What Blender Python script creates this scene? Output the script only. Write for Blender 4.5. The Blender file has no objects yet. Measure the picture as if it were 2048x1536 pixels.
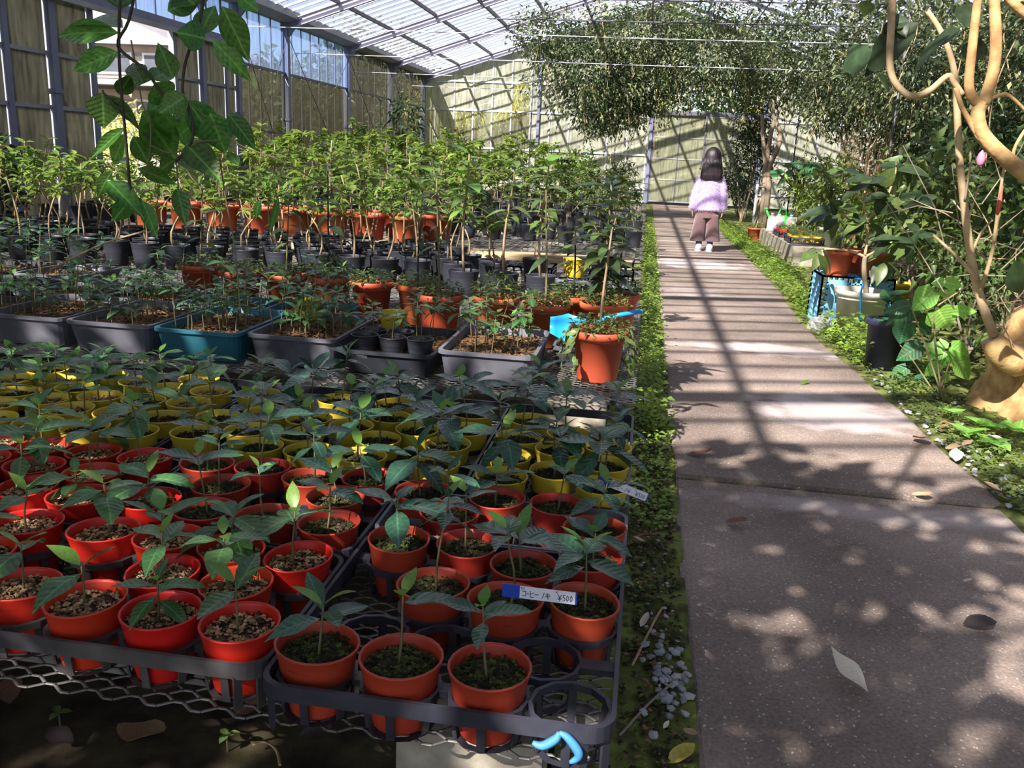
import bpy, bmesh, math, random
import numpy as np
from mathutils import Vector, Matrix

scene = bpy.context.scene
COL = scene.collection
R = random.Random(7)
PI = math.pi

# ------------------------------------------------------------------ camera
F_PX = 1720.0
YAW, PITCH, ROLL, CAM_H = math.radians(8.1), math.radians(14.75), math.radians(-2.7), 1.0
_f = Vector((-math.sin(YAW) * math.cos(PITCH), math.cos(YAW) * math.cos(PITCH), -math.sin(PITCH)))
_r = Vector((math.cos(YAW), math.sin(YAW), 0))
_d = _f.cross(_r)
_r2 = math.cos(ROLL) * _r + math.sin(ROLL) * _d
_d2 = -math.sin(ROLL) * _r + math.cos(ROLL) * _d
cam_data = bpy.data.cameras.new('camera')
cam_data.sensor_width = 36.0
cam_data.lens = F_PX / 2048.0 * 36.0
cam_data.clip_start = 0.05
cam_data.clip_end = 300
cam = bpy.data.objects.new('camera', cam_data)
COL.objects.link(cam)
cam.matrix_world = Matrix(((_r2.x, -_d2.x, -_f.x, 0), (_r2.y, -_d2.y, -_f.y, 0), (_r2.z, -_d2.z, -_f.z, CAM_H), (0, 0, 0, 1)))
scene.camera = cam
CP = Vector((0, 0, CAM_H))

def ray(px, py):
    return _r2 * ((px - 1024) / F_PX) + _d2 * ((py - 768) / F_PX) + _f
def onz(px, py, z):
    d = ray(px, py); return CP + d * ((z - CAM_H) / d.z)
def ony(px, py, y):
    d = ray(px, py); return CP + d * (y / d.y)

# ------------------------------------------------------------------ light
SUN_DIR = Vector((0.5, 1.05, -1.0)).normalized()      # the way the light travels
world = bpy.data.worlds.new('world'); scene.world = world
world.use_nodes = True
wn = world.node_tree; wn.nodes.clear()
w_out = wn.nodes.new('ShaderNodeOutputWorld'); w_bg = wn.nodes.new('ShaderNodeBackground')
w_sky = wn.nodes.new('ShaderNodeTexSky')
w_sky.sky_type = 'NISHITA'; w_sky.sun_disc = False
w_sky.sun_elevation = math.asin(-SUN_DIR.z)
w_sky.sun_rotation = math.atan2(-SUN_DIR.x, -SUN_DIR.y)
w_sky.air_density = 1.0; w_sky.dust_density = 1.6; w_sky.ozone_density = 1.0
w_bg.inputs['Strength'].default_value = 0.15
wn.links.new(w_sky.outputs[0], w_bg.inputs['Color']); wn.links.new(w_bg.outputs[0], w_out.inputs['Surface'])
sun_data = bpy.data.lights.new('sun', 'SUN'); sun_data.energy = 17.0; sun_data.angle = math.radians(0.6)
sun_data.color = (1.0, 0.93, 0.82)
sun = bpy.data.objects.new('sun', sun_data); COL.objects.link(sun)
sun.rotation_euler = SUN_DIR.to_track_quat('-Z', 'Y').to_euler(); sun.location = (-8, -16, 16)
vs = scene.view_settings
vs.view_transform = 'Standard'; vs.look = 'None'; vs.exposure = 0.78; vs.gamma = 1.0
vs.use_curve_mapping = False

# ------------------------------------------------------------------ materials
def lin(c):
    return tuple(((v / 255.0 + 0.055) / 1.055) ** 2.4 if v / 255.0 > 0.04045 else v / 255.0 / 12.92 for v in c)

def nd(nt, kind, **kw):
    n = nt.nodes.new(kind)
    for k, v in kw.items():
        setattr(n, k, v)
    return n

def mat(name, rgb, rough=0.6, var=0.18, scale=12.0, rgb2=None, bump=0.0, bscale=60.0, trans=0.0, objvar=0.0,
        spec=0.5, metal=0.0, stretch=None, sheen=0.0, detail=4.0, coat=0.0, veins=0.0):
    """procedural material: two tones mixed by noise, optional bump, translucency, per object variation"""
    m = bpy.data.materials.new(name); m.use_nodes = True
    nt = m.node_tree; nt.nodes.clear()
    out = nd(nt, 'ShaderNodeOutputMaterial'); p = nd(nt, 'ShaderNodeBsdfPrincipled')
    a = lin(rgb); b = lin(rgb2) if rgb2 else tuple(v * (1 - var) for v in a)
    a = a if rgb2 else tuple(min(1, v * (1 + var * 0.7)) for v in a)
    tc = nd(nt, 'ShaderNodeTexCoord'); mp = nd(nt, 'ShaderNodeMapping')
    nt.links.new(tc.outputs['Object'], mp.inputs['Vector'])
    if stretch: mp.inputs['Scale'].default_value = stretch
    nz = nd(nt, 'ShaderNodeTexNoise'); nz.inputs['Scale'].default_value = scale; nz.inputs['Detail'].default_value = detail
    nt.links.new(mp.outputs[0], nz.inputs['Vector'])
    rp = nd(nt, 'ShaderNodeValToRGB'); rp.color_ramp.elements[0].position = 0.35; rp.color_ramp.elements[1].position = 0.68
    rp.color_ramp.elements[0].color = (*b, 1); rp.color_ramp.elements[1].color = (*a, 1)
    nt.links.new(nz.outputs['Fac'], rp.inputs['Fac'])
    col = rp.outputs['Color']
    if objvar:
        oi = nd(nt, 'ShaderNodeObjectInfo'); hs = nd(nt, 'ShaderNodeHueSaturation')
        mr = nd(nt, 'ShaderNodeMapRange'); mr.inputs['To Min'].default_value = 1 - objvar; mr.inputs['To Max'].default_value = 1 + objvar
        nt.links.new(oi.outputs['Random'], mr.inputs['Value']); nt.links.new(mr.outputs[0], hs.inputs['Value'])
        mr2 = nd(nt, 'ShaderNodeMapRange'); mr2.inputs['To Min'].default_value = 0.5 - objvar * 0.07; mr2.inputs['To Max'].default_value = 0.5 + objvar * 0.07
        wn2 = nd(nt, 'ShaderNodeMath', operation='FRACT'); mu = nd(nt, 'ShaderNodeMath', operation='MULTIPLY'); mu.inputs[1].default_value = 17.31
        nt.links.new(oi.outputs['Random'], mu.inputs[0]); nt.links.new(mu.outputs[0], wn2.inputs[0]); nt.links.new(wn2.outputs[0], mr2.inputs['Value'])
        nt.links.new(mr2.outputs[0], hs.inputs['Hue']); nt.links.new(col, hs.inputs['Color']); col = hs.outputs['Color']
    vh = None
    if veins:                                            # midrib and side veins in the leaf's own coordinates
        sx = nd(nt, 'ShaderNodeSeparateXYZ'); nt.links.new(tc.outputs['Object'], sx.inputs[0])
        ab = nd(nt, 'ShaderNodeMath', operation='ABSOLUTE'); nt.links.new(sx.outputs['Y'], ab.inputs[0])
        m1 = nd(nt, 'ShaderNodeMath', operation='MULTIPLY'); m1.inputs[1].default_value = -45 * veins; nt.links.new(ab.outputs[0], m1.inputs[0])
        m2 = nd(nt, 'ShaderNodeMath', operation='MULTIPLY_ADD'); m2.inputs[1].default_value = 50; nt.links.new(sx.outputs['X'], m2.inputs[0]); nt.links.new(m1.outputs[0], m2.inputs[2])
        sn = nd(nt, 'ShaderNodeMath', operation='SINE'); nt.links.new(m2.outputs[0], sn.inputs[0])
        r1 = nd(nt, 'ShaderNodeMapRange'); r1.inputs['From Min'].default_value = .8; r1.inputs['From Max'].default_value = 1.0; r1.inputs['To Max'].default_value = .09; nt.links.new(sn.outputs[0], r1.inputs['Value'])
        r2 = nd(nt, 'ShaderNodeMapRange'); r2.inputs['From Min'].default_value = .022 / veins; r2.inputs['From Max'].default_value = .006 / veins; r2.inputs['To Max'].default_value = .38; nt.links.new(ab.outputs[0], r2.inputs['Value'])
        mxv = nd(nt, 'ShaderNodeMath', operation='MAXIMUM'); nt.links.new(r1.outputs[0], mxv.inputs[0]); nt.links.new(r2.outputs[0], mxv.inputs[1])
        mv = nd(nt, 'ShaderNodeMixRGB'); mv.inputs[2].default_value = (*[min(1, v * 2.6 + .03) for v in a], 1)
        nt.links.new(mxv.outputs[0], mv.inputs[0]); nt.links.new(col, mv.inputs[1]); col = mv.outputs[0]; vh = sn.outputs[0]
        bpv = nd(nt, 'ShaderNodeBump'); bpv.inputs['Strength'].default_value = .12; bpv.inputs['Distance'].default_value = .02; bpv.invert = True
        nt.links.new(vh, bpv.inputs['Height']); nt.links.new(bpv.outputs[0], p.inputs['Normal'])
    nt.links.new(col, p.inputs['Base Color'])
    p.inputs['Roughness'].default_value = rough; p.inputs['Metallic'].default_value = metal
    p.inputs['Specular IOR Level'].default_value = spec
    if sheen: p.inputs['Sheen Weight'].default_value = sheen; p.inputs['Sheen Roughness'].default_value = 0.6
    if coat: p.inputs['Coat Weight'].default_value = coat
    if bump:
        bn = nd(nt, 'ShaderNodeTexNoise'); bn.inputs['Scale'].default_value = bscale; bn.inputs['Detail'].default_value = 5
        nt.links.new(mp.outputs[0], bn.inputs['Vector'])
        bp = nd(nt, 'ShaderNodeBump'); bp.inputs['Strength'].default_value = bump; bp.inputs['Distance'].default_value = 0.01
        nt.links.new(bn.outputs['Fac'], bp.inputs['Height']); nt.links.new(bp.outputs[0], p.inputs['Normal'])
    sh = p.outputs[0]
    if trans:
        tr = nd(nt, 'ShaderNodeBsdfTranslucent'); mx = nd(nt, 'ShaderNodeMixShader'); mx.inputs[0].default_value = trans
        g = nd(nt, 'ShaderNodeHueSaturation'); g.inputs['Value'].default_value = 1.7; g.inputs['Hue'].default_value = 0.485
        nt.links.new(col, g.inputs['Color']); nt.links.new(g.outputs[0], tr.inputs['Color'])
        nt.links.new(sh, mx.inputs[1]); nt.links.new(tr.outputs[0], mx.inputs[2]); sh = mx.outputs[0]
    nt.links.new(sh, out.inputs['Surface'])
    return m

def pane_mat(name, clear_rgb, dirt_rgb, lo, hi, streak=(3, 3, 0.35), scale=4.0, trans=0.5):
    """glazing sheet: clear film mixed with a dirty translucent layer in vertical streaks"""
    m = bpy.data.materials.new(name); m.use_nodes = True
    nt = m.node_tree; nt.nodes.clear()
    out = nd(nt, 'ShaderNodeOutputMaterial')
    tb = nd(nt, 'ShaderNodeBsdfTransparent'); tb.inputs[0].default_value = (*lin(clear_rgb), 1)
    gl = nd(nt, 'ShaderNodeBsdfGlossy'); gl.inputs['Roughness'].default_value = 0.12
    m0 = nd(nt, 'ShaderNodeMixShader'); m0.inputs[0].default_value = 0.06
    nt.links.new(tb.outputs[0], m0.inputs[1]); nt.links.new(gl.outputs[0], m0.inputs[2])
    tc = nd(nt, 'ShaderNodeTexCoord'); mp = nd(nt, 'ShaderNodeMapping'); mp.inputs['Scale'].default_value = streak
    nt.links.new(tc.outputs['Object'], mp.inputs['Vector'])
    oi = nd(nt, 'ShaderNodeObjectInfo'); cb = nd(nt, 'ShaderNodeCombineXYZ')
    mu = nd(nt, 'ShaderNodeMath', operation='MULTIPLY'); mu.inputs[1].default_value = 40
    nt.links.new(oi.outputs['Random'], mu.inputs[0]); nt.links.new(mu.outputs[0], cb.inputs[0]); nt.links.new(mu.outputs[0], cb.inputs[1])
    nt.links.new(cb.outputs[0], mp.inputs['Location'])
    nz = nd(nt, 'ShaderNodeTexNoise'); nz.inputs['Scale'].default_value = scale; nz.inputs['Detail'].default_value = 6
    nt.links.new(mp.outputs[0], nz.inputs['Vector'])
    mr = nd(nt, 'ShaderNodeMapRange'); mr.inputs['From Min'].default_value = 0.3; mr.inputs['From Max'].default_value = 0.7
    mr.inputs['To Min'].default_value = lo; mr.inputs['To Max'].default_value = hi
    nt.links.new(nz.outputs['Fac'], mr.inputs['Value'])
    rp = nd(nt, 'ShaderNodeValToRGB'); a = lin(dirt_rgb)
    rp.color_ramp.elements[0].color = (*[v * 0.62 for v in a], 1); rp.color_ramp.elements[1].color = (*[min(1, v * 1.12) for v in a], 1)
    rp.color_ramp.elements[0].position = 0.3; rp.color_ramp.elements[1].position = 0.6
    n2 = nd(nt, 'ShaderNodeTexNoise'); n2.inputs['Scale'].default_value = scale * 2.3; n2.inputs['Detail'].default_value = 6
    nt.links.new(mp.outputs[0], n2.inputs['Vector']); nt.links.new(n2.outputs['Fac'], rp.inputs['Fac'])
    df = nd(nt, 'ShaderNodeBsdfDiffuse'); tr = nd(nt, 'ShaderNodeBsdfTranslucent')
    nt.links.new(rp.outputs[0], df.inputs[0]); nt.links.new(rp.outputs[0], tr.inputs[0])
    m1 = nd(nt, 'ShaderNodeMixShader'); m1.inputs[0].default_value = trans
    nt.links.new(df.outputs[0], m1.inputs[1]); nt.links.new(tr.outputs[0], m1.inputs[2])
    m2 = nd(nt, 'ShaderNodeMixShader')
    nt.links.new(mr.outputs[0], m2.inputs[0]); nt.links.new(m0.outputs[0], m2.inputs[1]); nt.links.new(m1.outputs[0], m2.inputs[2])
    nt.links.new(m2.outputs[0], out.inputs['Surface'])
    return m

def ramp_mat(name, cols, scale=90.0, rough=0.9, bump=0.0, vor=True):
    """speckled material: one colour per cell (grains, pebbles, moss)"""
    m = bpy.data.materials.new(name); m.use_nodes = True
    nt = m.node_tree; nt.nodes.clear()
    out = nd(nt, 'ShaderNodeOutputMaterial'); p = nd(nt, 'ShaderNodeBsdfPrincipled')
    tc = nd(nt, 'ShaderNodeTexCoord')
    if vor:
        v = nd(nt, 'ShaderNodeTexVoronoi'); v.inputs['Scale'].default_value = scale
        nt.links.new(tc.outputs['Object'], v.inputs['Vector'])
        sp = nd(nt, 'ShaderNodeSeparateColor'); nt.links.new(v.outputs['Color'], sp.inputs[0]); fac = sp.outputs[0]
    else:
        v = nd(nt, 'ShaderNodeTexNoise'); v.inputs['Scale'].default_value = scale; v.inputs['Detail'].default_value = 7
        nt.links.new(tc.outputs['Object'], v.inputs['Vector']); fac = v.outputs['Fac']
    rp = nd(nt, 'ShaderNodeValToRGB'); cr = rp.color_ramp
    while len(cr.elements) < len(cols): cr.elements.new(0.5)
    for i, c in enumerate(cols):
        t = i / (len(cols) - 1)
        cr.elements[i].position = t if vor else 0.28 + 0.44 * t
        cr.elements[i].color = (*lin(c), 1)
    nt.links.new(fac, rp.inputs['Fac']); nt.links.new(rp.outputs[0], p.inputs['Base Color'])
    p.inputs['Roughness'].default_value = rough; p.inputs['Specular IOR Level'].default_value = 0.25
    if bump:
        bn = nd(nt, 'ShaderNodeTexNoise'); bn.inputs['Scale'].default_value = scale * 1.5; bn.inputs['Detail'].default_value = 6
        nt.links.new(tc.outputs['Object'], bn.inputs['Vector'])
        bp = nd(nt, 'ShaderNodeBump'); bp.inputs['Strength'].default_value = bump; bp.inputs['Distance'].default_value = 0.02
        nt.links.new(bn.outputs['Fac'], bp.inputs['Height']); nt.links.new(bp.outputs[0], p.inputs['Normal'])
    nt.links.new(p.outputs[0], out.inputs['Surface'])
    return m

K = {}
K['red'] = mat('red_plastic', (204, 46, 24), 0.42, 0.14, 9, objvar=0.07, bump=0.05, bscale=40)
K['red_dusty'] = mat('dusty_red_plastic', (172, 54, 34), 0.5, 0.2, 9, objvar=0.09, bump=0.05, bscale=40)
K['yellow'] = mat('yellow_plastic', (212, 186, 52), 0.45, 0.12, 9, objvar=0.1, bump=0.04, bscale=40)
K['terracotta'] = mat('terracotta_plastic', (196, 94, 56), 0.5, 0.12, 6, objvar=0.1)
K['black_pot'] = mat('black_poly_pot', (48, 50, 56), 0.4, 0.25, 20, objvar=0.25, bump=0.25, bscale=25, stretch=(0.2, 0.2, 3))
K['tray'] = mat('black_tray_plastic', (38, 40, 50), 0.45, 0.2, 15, rgb2=(58, 58, 66))
K['tray_dirty'] = mat('soil_stained_tray', (86, 82, 78), 0.6, 0.2, 12, rgb2=(46, 46, 50))
K['tray_grey'] = mat('grey_tray_plastic', (120, 122, 128), 0.5, 0.2, 12)
K['box_grey'] = mat('grey_planter_plastic', (112, 112, 118), 0.55, 0.2, 8, rgb2=(78, 78, 84))
K['box_teal'] = mat('teal_planter_plastic', (44, 106, 120), 0.5, 0.15, 8)
K['box_black'] = mat('black_planter_plastic', (44, 46, 52), 0.5, 0.2, 8)
K['stem_pale'] = mat('pale_bark', (172, 150, 112), 0.8, 0.25, 30, rgb2=(118, 98, 70), stretch=(1, 1, 0.4))
K['stem_green'] = mat('green_stem', (104, 110, 62), 0.7, 0.25, 30, rgb2=(108, 90, 62))
K['stem_dark'] = mat('dark_vine_stem', (58, 54, 40), 0.75, 0.3, 30)
K['coffee'] = mat('coffee_leaf', (70, 110, 58), 0.26, 0.22, 14, trans=0.25, objvar=0.32, veins=1.0)
K['coffee_blue'] = mat('dark_coffee_leaf', (50, 86, 62), 0.24, 0.22, 14, trans=0.2, objvar=0.32, veins=1.0)
K['leaf_fresh'] = mat('fresh_leaf', (104, 146, 60), 0.4, 0.2, 14, trans=0.35, objvar=0.25)
K['leaf_mid'] = mat('mid_green_leaf', (98, 120, 62), 0.4, 0.3, 3, trans=0.3, objvar=0.25)
K['leaf_far'] = mat('yellow_green_leaf', (138, 162, 70), 0.42, 0.35, 4, rgb2=(92, 124, 52), trans=0.4, objvar=0.22)  # yellow green leaf of the saplings and brighter shrubs
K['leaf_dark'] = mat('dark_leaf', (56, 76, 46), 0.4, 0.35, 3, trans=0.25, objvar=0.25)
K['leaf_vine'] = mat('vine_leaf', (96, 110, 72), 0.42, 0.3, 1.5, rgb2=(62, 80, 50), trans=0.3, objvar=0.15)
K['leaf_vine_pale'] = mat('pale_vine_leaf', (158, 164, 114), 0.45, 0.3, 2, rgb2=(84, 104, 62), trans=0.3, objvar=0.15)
K['leaf_thick'] = mat('thick_glossy_leaf', (84, 132, 52), 0.3, 0.2, 9, rgb2=(56, 98, 40), trans=0.4, objvar=0.35, veins=.45)
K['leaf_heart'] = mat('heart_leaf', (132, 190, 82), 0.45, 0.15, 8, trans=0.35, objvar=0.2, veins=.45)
K['leaf_heart_dark'] = mat('shaded_heart_leaf', (58, 104, 64), 0.45, 0.15, 8, trans=0.25, objvar=0.2, veins=.45)  # darker copy of the heart leaf, with shade put into its colour
K['weed'] = mat('bright_weed_leaf', (152, 178, 76), 0.5, 0.35, 5, rgb2=(98, 132, 52), trans=0.35)
K['leaf_yellow'] = mat('yellowing_leaf', (206, 196, 92), 0.5, 0.15, 8, trans=0.35)
K['dry_leaf'] = mat('dry_brown_leaf', (134, 92, 66), 0.75, 0.25, 30, rgb2=(98, 68, 50))
K['dry_pale'] = mat('dry_pale_leaf', (204, 192, 168), 0.7, 0.15, 30)
K['dry_tan'] = mat('dry_tan_leaf', (178, 150, 112), 0.75, 0.2, 30)
K['dry_dark'] = mat('rotten_dark_leaf', (58, 50, 46), 0.8, 0.2, 30)
K['gravel_tan'] = ramp_mat('tan_gravel', [(70, 54, 40), (120, 92, 62), (170, 134, 92), (204, 172, 130), (146, 110, 74)], 130)
K['soil'] = ramp_mat('dark_soil', [(34, 27, 22), (58, 44, 34), (92, 70, 48), (48, 37, 30)], 110, 0.95, 0.4)
K['soil_box'] = ramp_mat('box_soil', [(52, 38, 28), (84, 62, 42), (150, 112, 70), (64, 48, 36)], 90, 0.95, 0.4)
K['moss'] = ramp_mat('moss', [(34, 32, 24), (54, 58, 30), (92, 104, 44), (60, 52, 38), (40, 40, 26)], 120, 0.95, 0.4)
K['metal'] = mat('galvanised_metal', (142, 142, 138), 0.5, 0.25, 10, rgb2=(104, 98, 90), metal=0.35)
K['steel_post'] = mat('painted_steel_post', (112, 116, 140), 0.55, 0.12, 3, bump=0.03)
K['white_bar'] = mat('white_glazing_bar', (200, 200, 208), 0.5, 0.12, 4)
K['rafter'] = mat('pale_rafter', (198, 196, 210), 0.5, 0.1, 3)
K['purlin'] = mat('dark_purlin', (92, 92, 102), 0.55, 0.15, 4)
K['gutter'] = mat('grey_gutter', (148, 150, 148), 0.6, 0.15, 3)
K['concrete_block'] = ramp_mat('concrete_block', [(110, 104, 90), (150, 142, 124), (178, 170, 150)], 16, 0.9, 0.3, False)
K['wood'] = mat('weathered_wood', (196, 176, 136), 0.8, 0.2, 6, rgb2=(150, 128, 94), stretch=(0.6, 8, 8))
K['pane_clear'] = pane_mat('clear_blue_pane', (214, 226, 246), (170, 180, 204), 0.10, 0.42)
K['pane_dirty'] = pane_mat('algae_streaked_pane', (196, 196, 186), (104, 100, 86), 0.12, 0.62, (5, 5, 0.25), 4)
K['pane_milky'] = pane_mat('milky_algae_pane', (190, 192, 180), (128, 126, 114), 0.75, 1.0, (3, 3, 0.5), 3, 0.45)
K['pane_rear'] = pane_mat('pale_green_pane', (224, 226, 206), (196, 198, 176), 0.7, 0.95, (3, 3, 0.5), 3, 0.4)
K['pane_rear_clear'] = pane_mat('clear_rear_pane', (228, 228, 206), (214, 214, 190), 0.08, 0.35, (3, 3, 0.5), 3, 0.5)
K['pane_door'] = pane_mat('algae_door_pane', (190, 196, 160), (168, 170, 140), 0.72, 1.0, (4, 4, 0.5), 3, 0.4)
K['pane_roof'] = pane_mat('roof_sheet', (232, 232, 238), (124, 124, 132), 0.06, 0.3, (2, 2, 2), 1.2, 0.7)
K['white_plastic'] = mat('white_plastic', (222, 218, 206), 0.5, 0.12, 6, rgb2=(190, 184, 166))
K['blue_plastic'] = mat('light_blue_plastic', (120, 180, 210), 0.5, 0.15, 6)
K['bright_blue'] = mat('bright_blue_plastic', (36, 150, 220), 0.4, 0.12, 6)
K['navy'] = mat('navy_plastic', (44, 48, 70), 0.45, 0.2, 8)
K['green_plastic'] = mat('green_plastic', (60, 200, 70), 0.4, 0.1, 6)
K['pink_plastic'] = mat('pinkish_plastic', (214, 190, 208), 0.4, 0.1, 6)
K['label_white'] = mat('white_label', (226, 228, 238), 0.5, 0.04, 6)
K['label_blue'] = mat('blue_label_tape', (28, 72, 178), 0.45, 0.08, 6)
K['ink'] = mat('black_ink', (24, 24, 30), 0.6, 0.05)
K['fig_bark'] = mat('tan_bark', (208, 174, 116), 0.85, 0.2, 16, rgb2=(158, 120, 74), bump=1.0, bscale=18)
K['twig'] = mat('pale_twig', (192, 170, 128), 0.8, 0.2, 14, rgb2=(146, 122, 86))
K['twig_grey'] = mat('grey_twig', (140, 126, 104), 0.85, 0.2, 14)
K['skin'] = mat('skin', (226, 178, 148), 0.5, 0.06, 8)
K['hair'] = mat('black_hair', (22, 17, 20), 0.45, 0.35, 60, rgb2=(44, 33, 36), stretch=(1, 1, 0.05), bump=0.5, bscale=80)
K['sweater'] = mat('lilac_wool', (206, 178, 226), 0.95, 0.1, 30, sheen=0.5, bump=0.5, bscale=160)
K['cord'] = mat('plum_corduroy', (94, 66, 66), 0.9, 0.2, 40, sheen=0.3, bump=0.4, bscale=60, stretch=(6, 6, 0.15))
K['sock'] = mat('blue_sock', (70, 96, 140), 0.9, 0.1)
K['shoe'] = mat('lilac_white_shoe', (216, 206, 232), 0.55, 0.1, 12)
K['clear_bag'] = pane_mat('crumpled_clear_plastic', (230, 230, 226), (226, 226, 220), 0.3, 0.7, (6, 6, 6), 4, 0.5)

# path concrete with fine aggregate and pale dried patches
def path_material():
    m = bpy.data.materials.new('worn_concrete'); m.use_nodes = True
    nt = m.node_tree; nt.nodes.clear()
    out = nd(nt, 'ShaderNodeOutputMaterial'); p = nd(nt, 'ShaderNodeBsdfPrincipled')
    tc = nd(nt, 'ShaderNodeTexCoord')
    big = nd(nt, 'ShaderNodeTexNoise'); big.inputs['Scale'].default_value = 1.3; big.inputs['Detail'].default_value = 5
    fine = nd(nt, 'ShaderNodeTexNoise'); fine.inputs['Scale'].default_value = 130; fine.inputs['Detail'].default_value = 4
    vo = nd(nt, 'ShaderNodeTexVoronoi'); vo.inputs['Scale'].default_value = 260
    for n in (big, fine, vo): nt.links.new(tc.outputs['Object'], n.inputs['Vector'])
    r1 = nd(nt, 'ShaderNodeValToRGB'); e = r1.color_ramp.elements
    e[0].position = 0.38; e[0].color = (*lin((114, 102, 92)), 1); e[1].position = 0.72; e[1].color = (*lin((172, 156, 142)), 1)
    nt.links.new(big.outputs['Fac'], r1.inputs['Fac'])
    r2 = nd(nt, 'ShaderNodeValToRGB'); e = r2.color_ramp.elements
    e[0].position = 0.3; e[0].color = (0.55, 0.55, 0.55, 1); e[1].position = 0.75; e[1].color = (1.3, 1.25, 1.2, 1)
    nt.links.new(fine.outputs['Fac'], r2.inputs['Fac'])
    mx = nd(nt, 'ShaderNodeMixRGB', blend_type='MULTIPLY'); mx.inputs[0].default_value = 0.75
    nt.links.new(r1.outputs[0], mx.inputs[1]); nt.links.new(r2.outputs[0], mx.inputs[2])
    sp = nd(nt, 'ShaderNodeSeparateColor'); nt.links.new(vo.outputs['Color'], sp.inputs[0])
    gt = nd(nt, 'ShaderNodeMath', operation='GREATER_THAN'); gt.inputs[1].default_value = 0.982
    nt.links.new(sp.outputs[1], gt.inputs[0])
    mg = nd(nt, 'ShaderNodeMixRGB'); mg.inputs[2].default_value = (*lin((206, 200, 190)), 1)
    ml = nd(nt, 'ShaderNodeMath', operation='MULTIPLY'); ml.inputs[1].default_value = 0.6
    nt.links.new(gt.outputs[0], ml.inputs[0]); nt.links.new(ml.outputs[0], mg.inputs[0]); nt.links.new(mx.outputs[0], mg.inputs[1])
    # pale cement patches with ragged edges
    cur = mg.outputs[0]
    dn = nd(nt, 'ShaderNodeTexNoise'); dn.inputs['Scale'].default_value = 7; dn.inputs['Detail'].default_value = 4; nt.links.new(tc.outputs['Object'], dn.inputs['Vector'])
    for (ox, oy, sx, sy, st) in ((.86, 3.75, 2.6, 2.9, .75), (.75, 5.0, 1.7, 5.5, .55), (.55, 9.3, 1.6, 2.2, .7), (.9, 2.62, 1.3, 12, .35), (.45, 7.2, 3, 3, .3)):
        mp = nd(nt, 'ShaderNodeMapping'); mp.inputs['Scale'].default_value = (sx, sy, 0); mp.inputs['Location'].default_value = (-ox * sx, -oy * sy, 0); nt.links.new(tc.outputs['Object'], mp.inputs['Vector'])
        ln = nd(nt, 'ShaderNodeVectorMath', operation='LENGTH'); nt.links.new(mp.outputs[0], ln.inputs[0])
        ad = nd(nt, 'ShaderNodeMath', operation='MULTIPLY_ADD'); ad.inputs[1].default_value = 1.5; nt.links.new(dn.outputs['Fac'], ad.inputs[0]); nt.links.new(ln.outputs['Value'], ad.inputs[2])
        rg = nd(nt, 'ShaderNodeMapRange'); rg.inputs['From Min'].default_value = 1.75; rg.inputs['From Max'].default_value = 1.25; rg.inputs['To Max'].default_value = st; nt.links.new(ad.outputs[0], rg.inputs['Value'])
        mq = nd(nt, 'ShaderNodeMixRGB'); mq.inputs[2].default_value = (*lin((206, 194, 188)), 1); nt.links.new(rg.outputs[0], mq.inputs[0]); nt.links.new(cur, mq.inputs[1]); cur = mq.outputs[0]
    nt.links.new(cur, p.inputs['Base Color'])
    p.inputs['Roughness'].default_value = 0.85; p.inputs['Specular IOR Level'].default_value = 0.3
    bp = nd(nt, 'ShaderNodeBump'); bp.inputs['Strength'].default_value = 0.35; bp.inputs['Distance'].default_value = 0.004
    nt.links.new(fine.outputs['Fac'], bp.inputs['Height']); nt.links.new(bp.outputs[0], p.inputs['Normal'])
    nt.links.new(p.outputs[0], out.inputs['Surface'])
    return m
K['path'] = path_material()
K['ground'] = ramp_mat('dark_damp_ground', [(28, 24, 20), (52, 44, 34), (74, 66, 46), (50, 54, 32)], 9, 0.95, 0.5, False)
K['verge'] = ramp_mat('mossy_verge', [(58, 50, 40), (70, 72, 40), (108, 120, 52), (98, 88, 68)], 14, 0.95, 0.6, False)
K['stone'] = mat('grey_stone', (150, 150, 150), 0.8, 0.25, 20, objvar=0.45)

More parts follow.
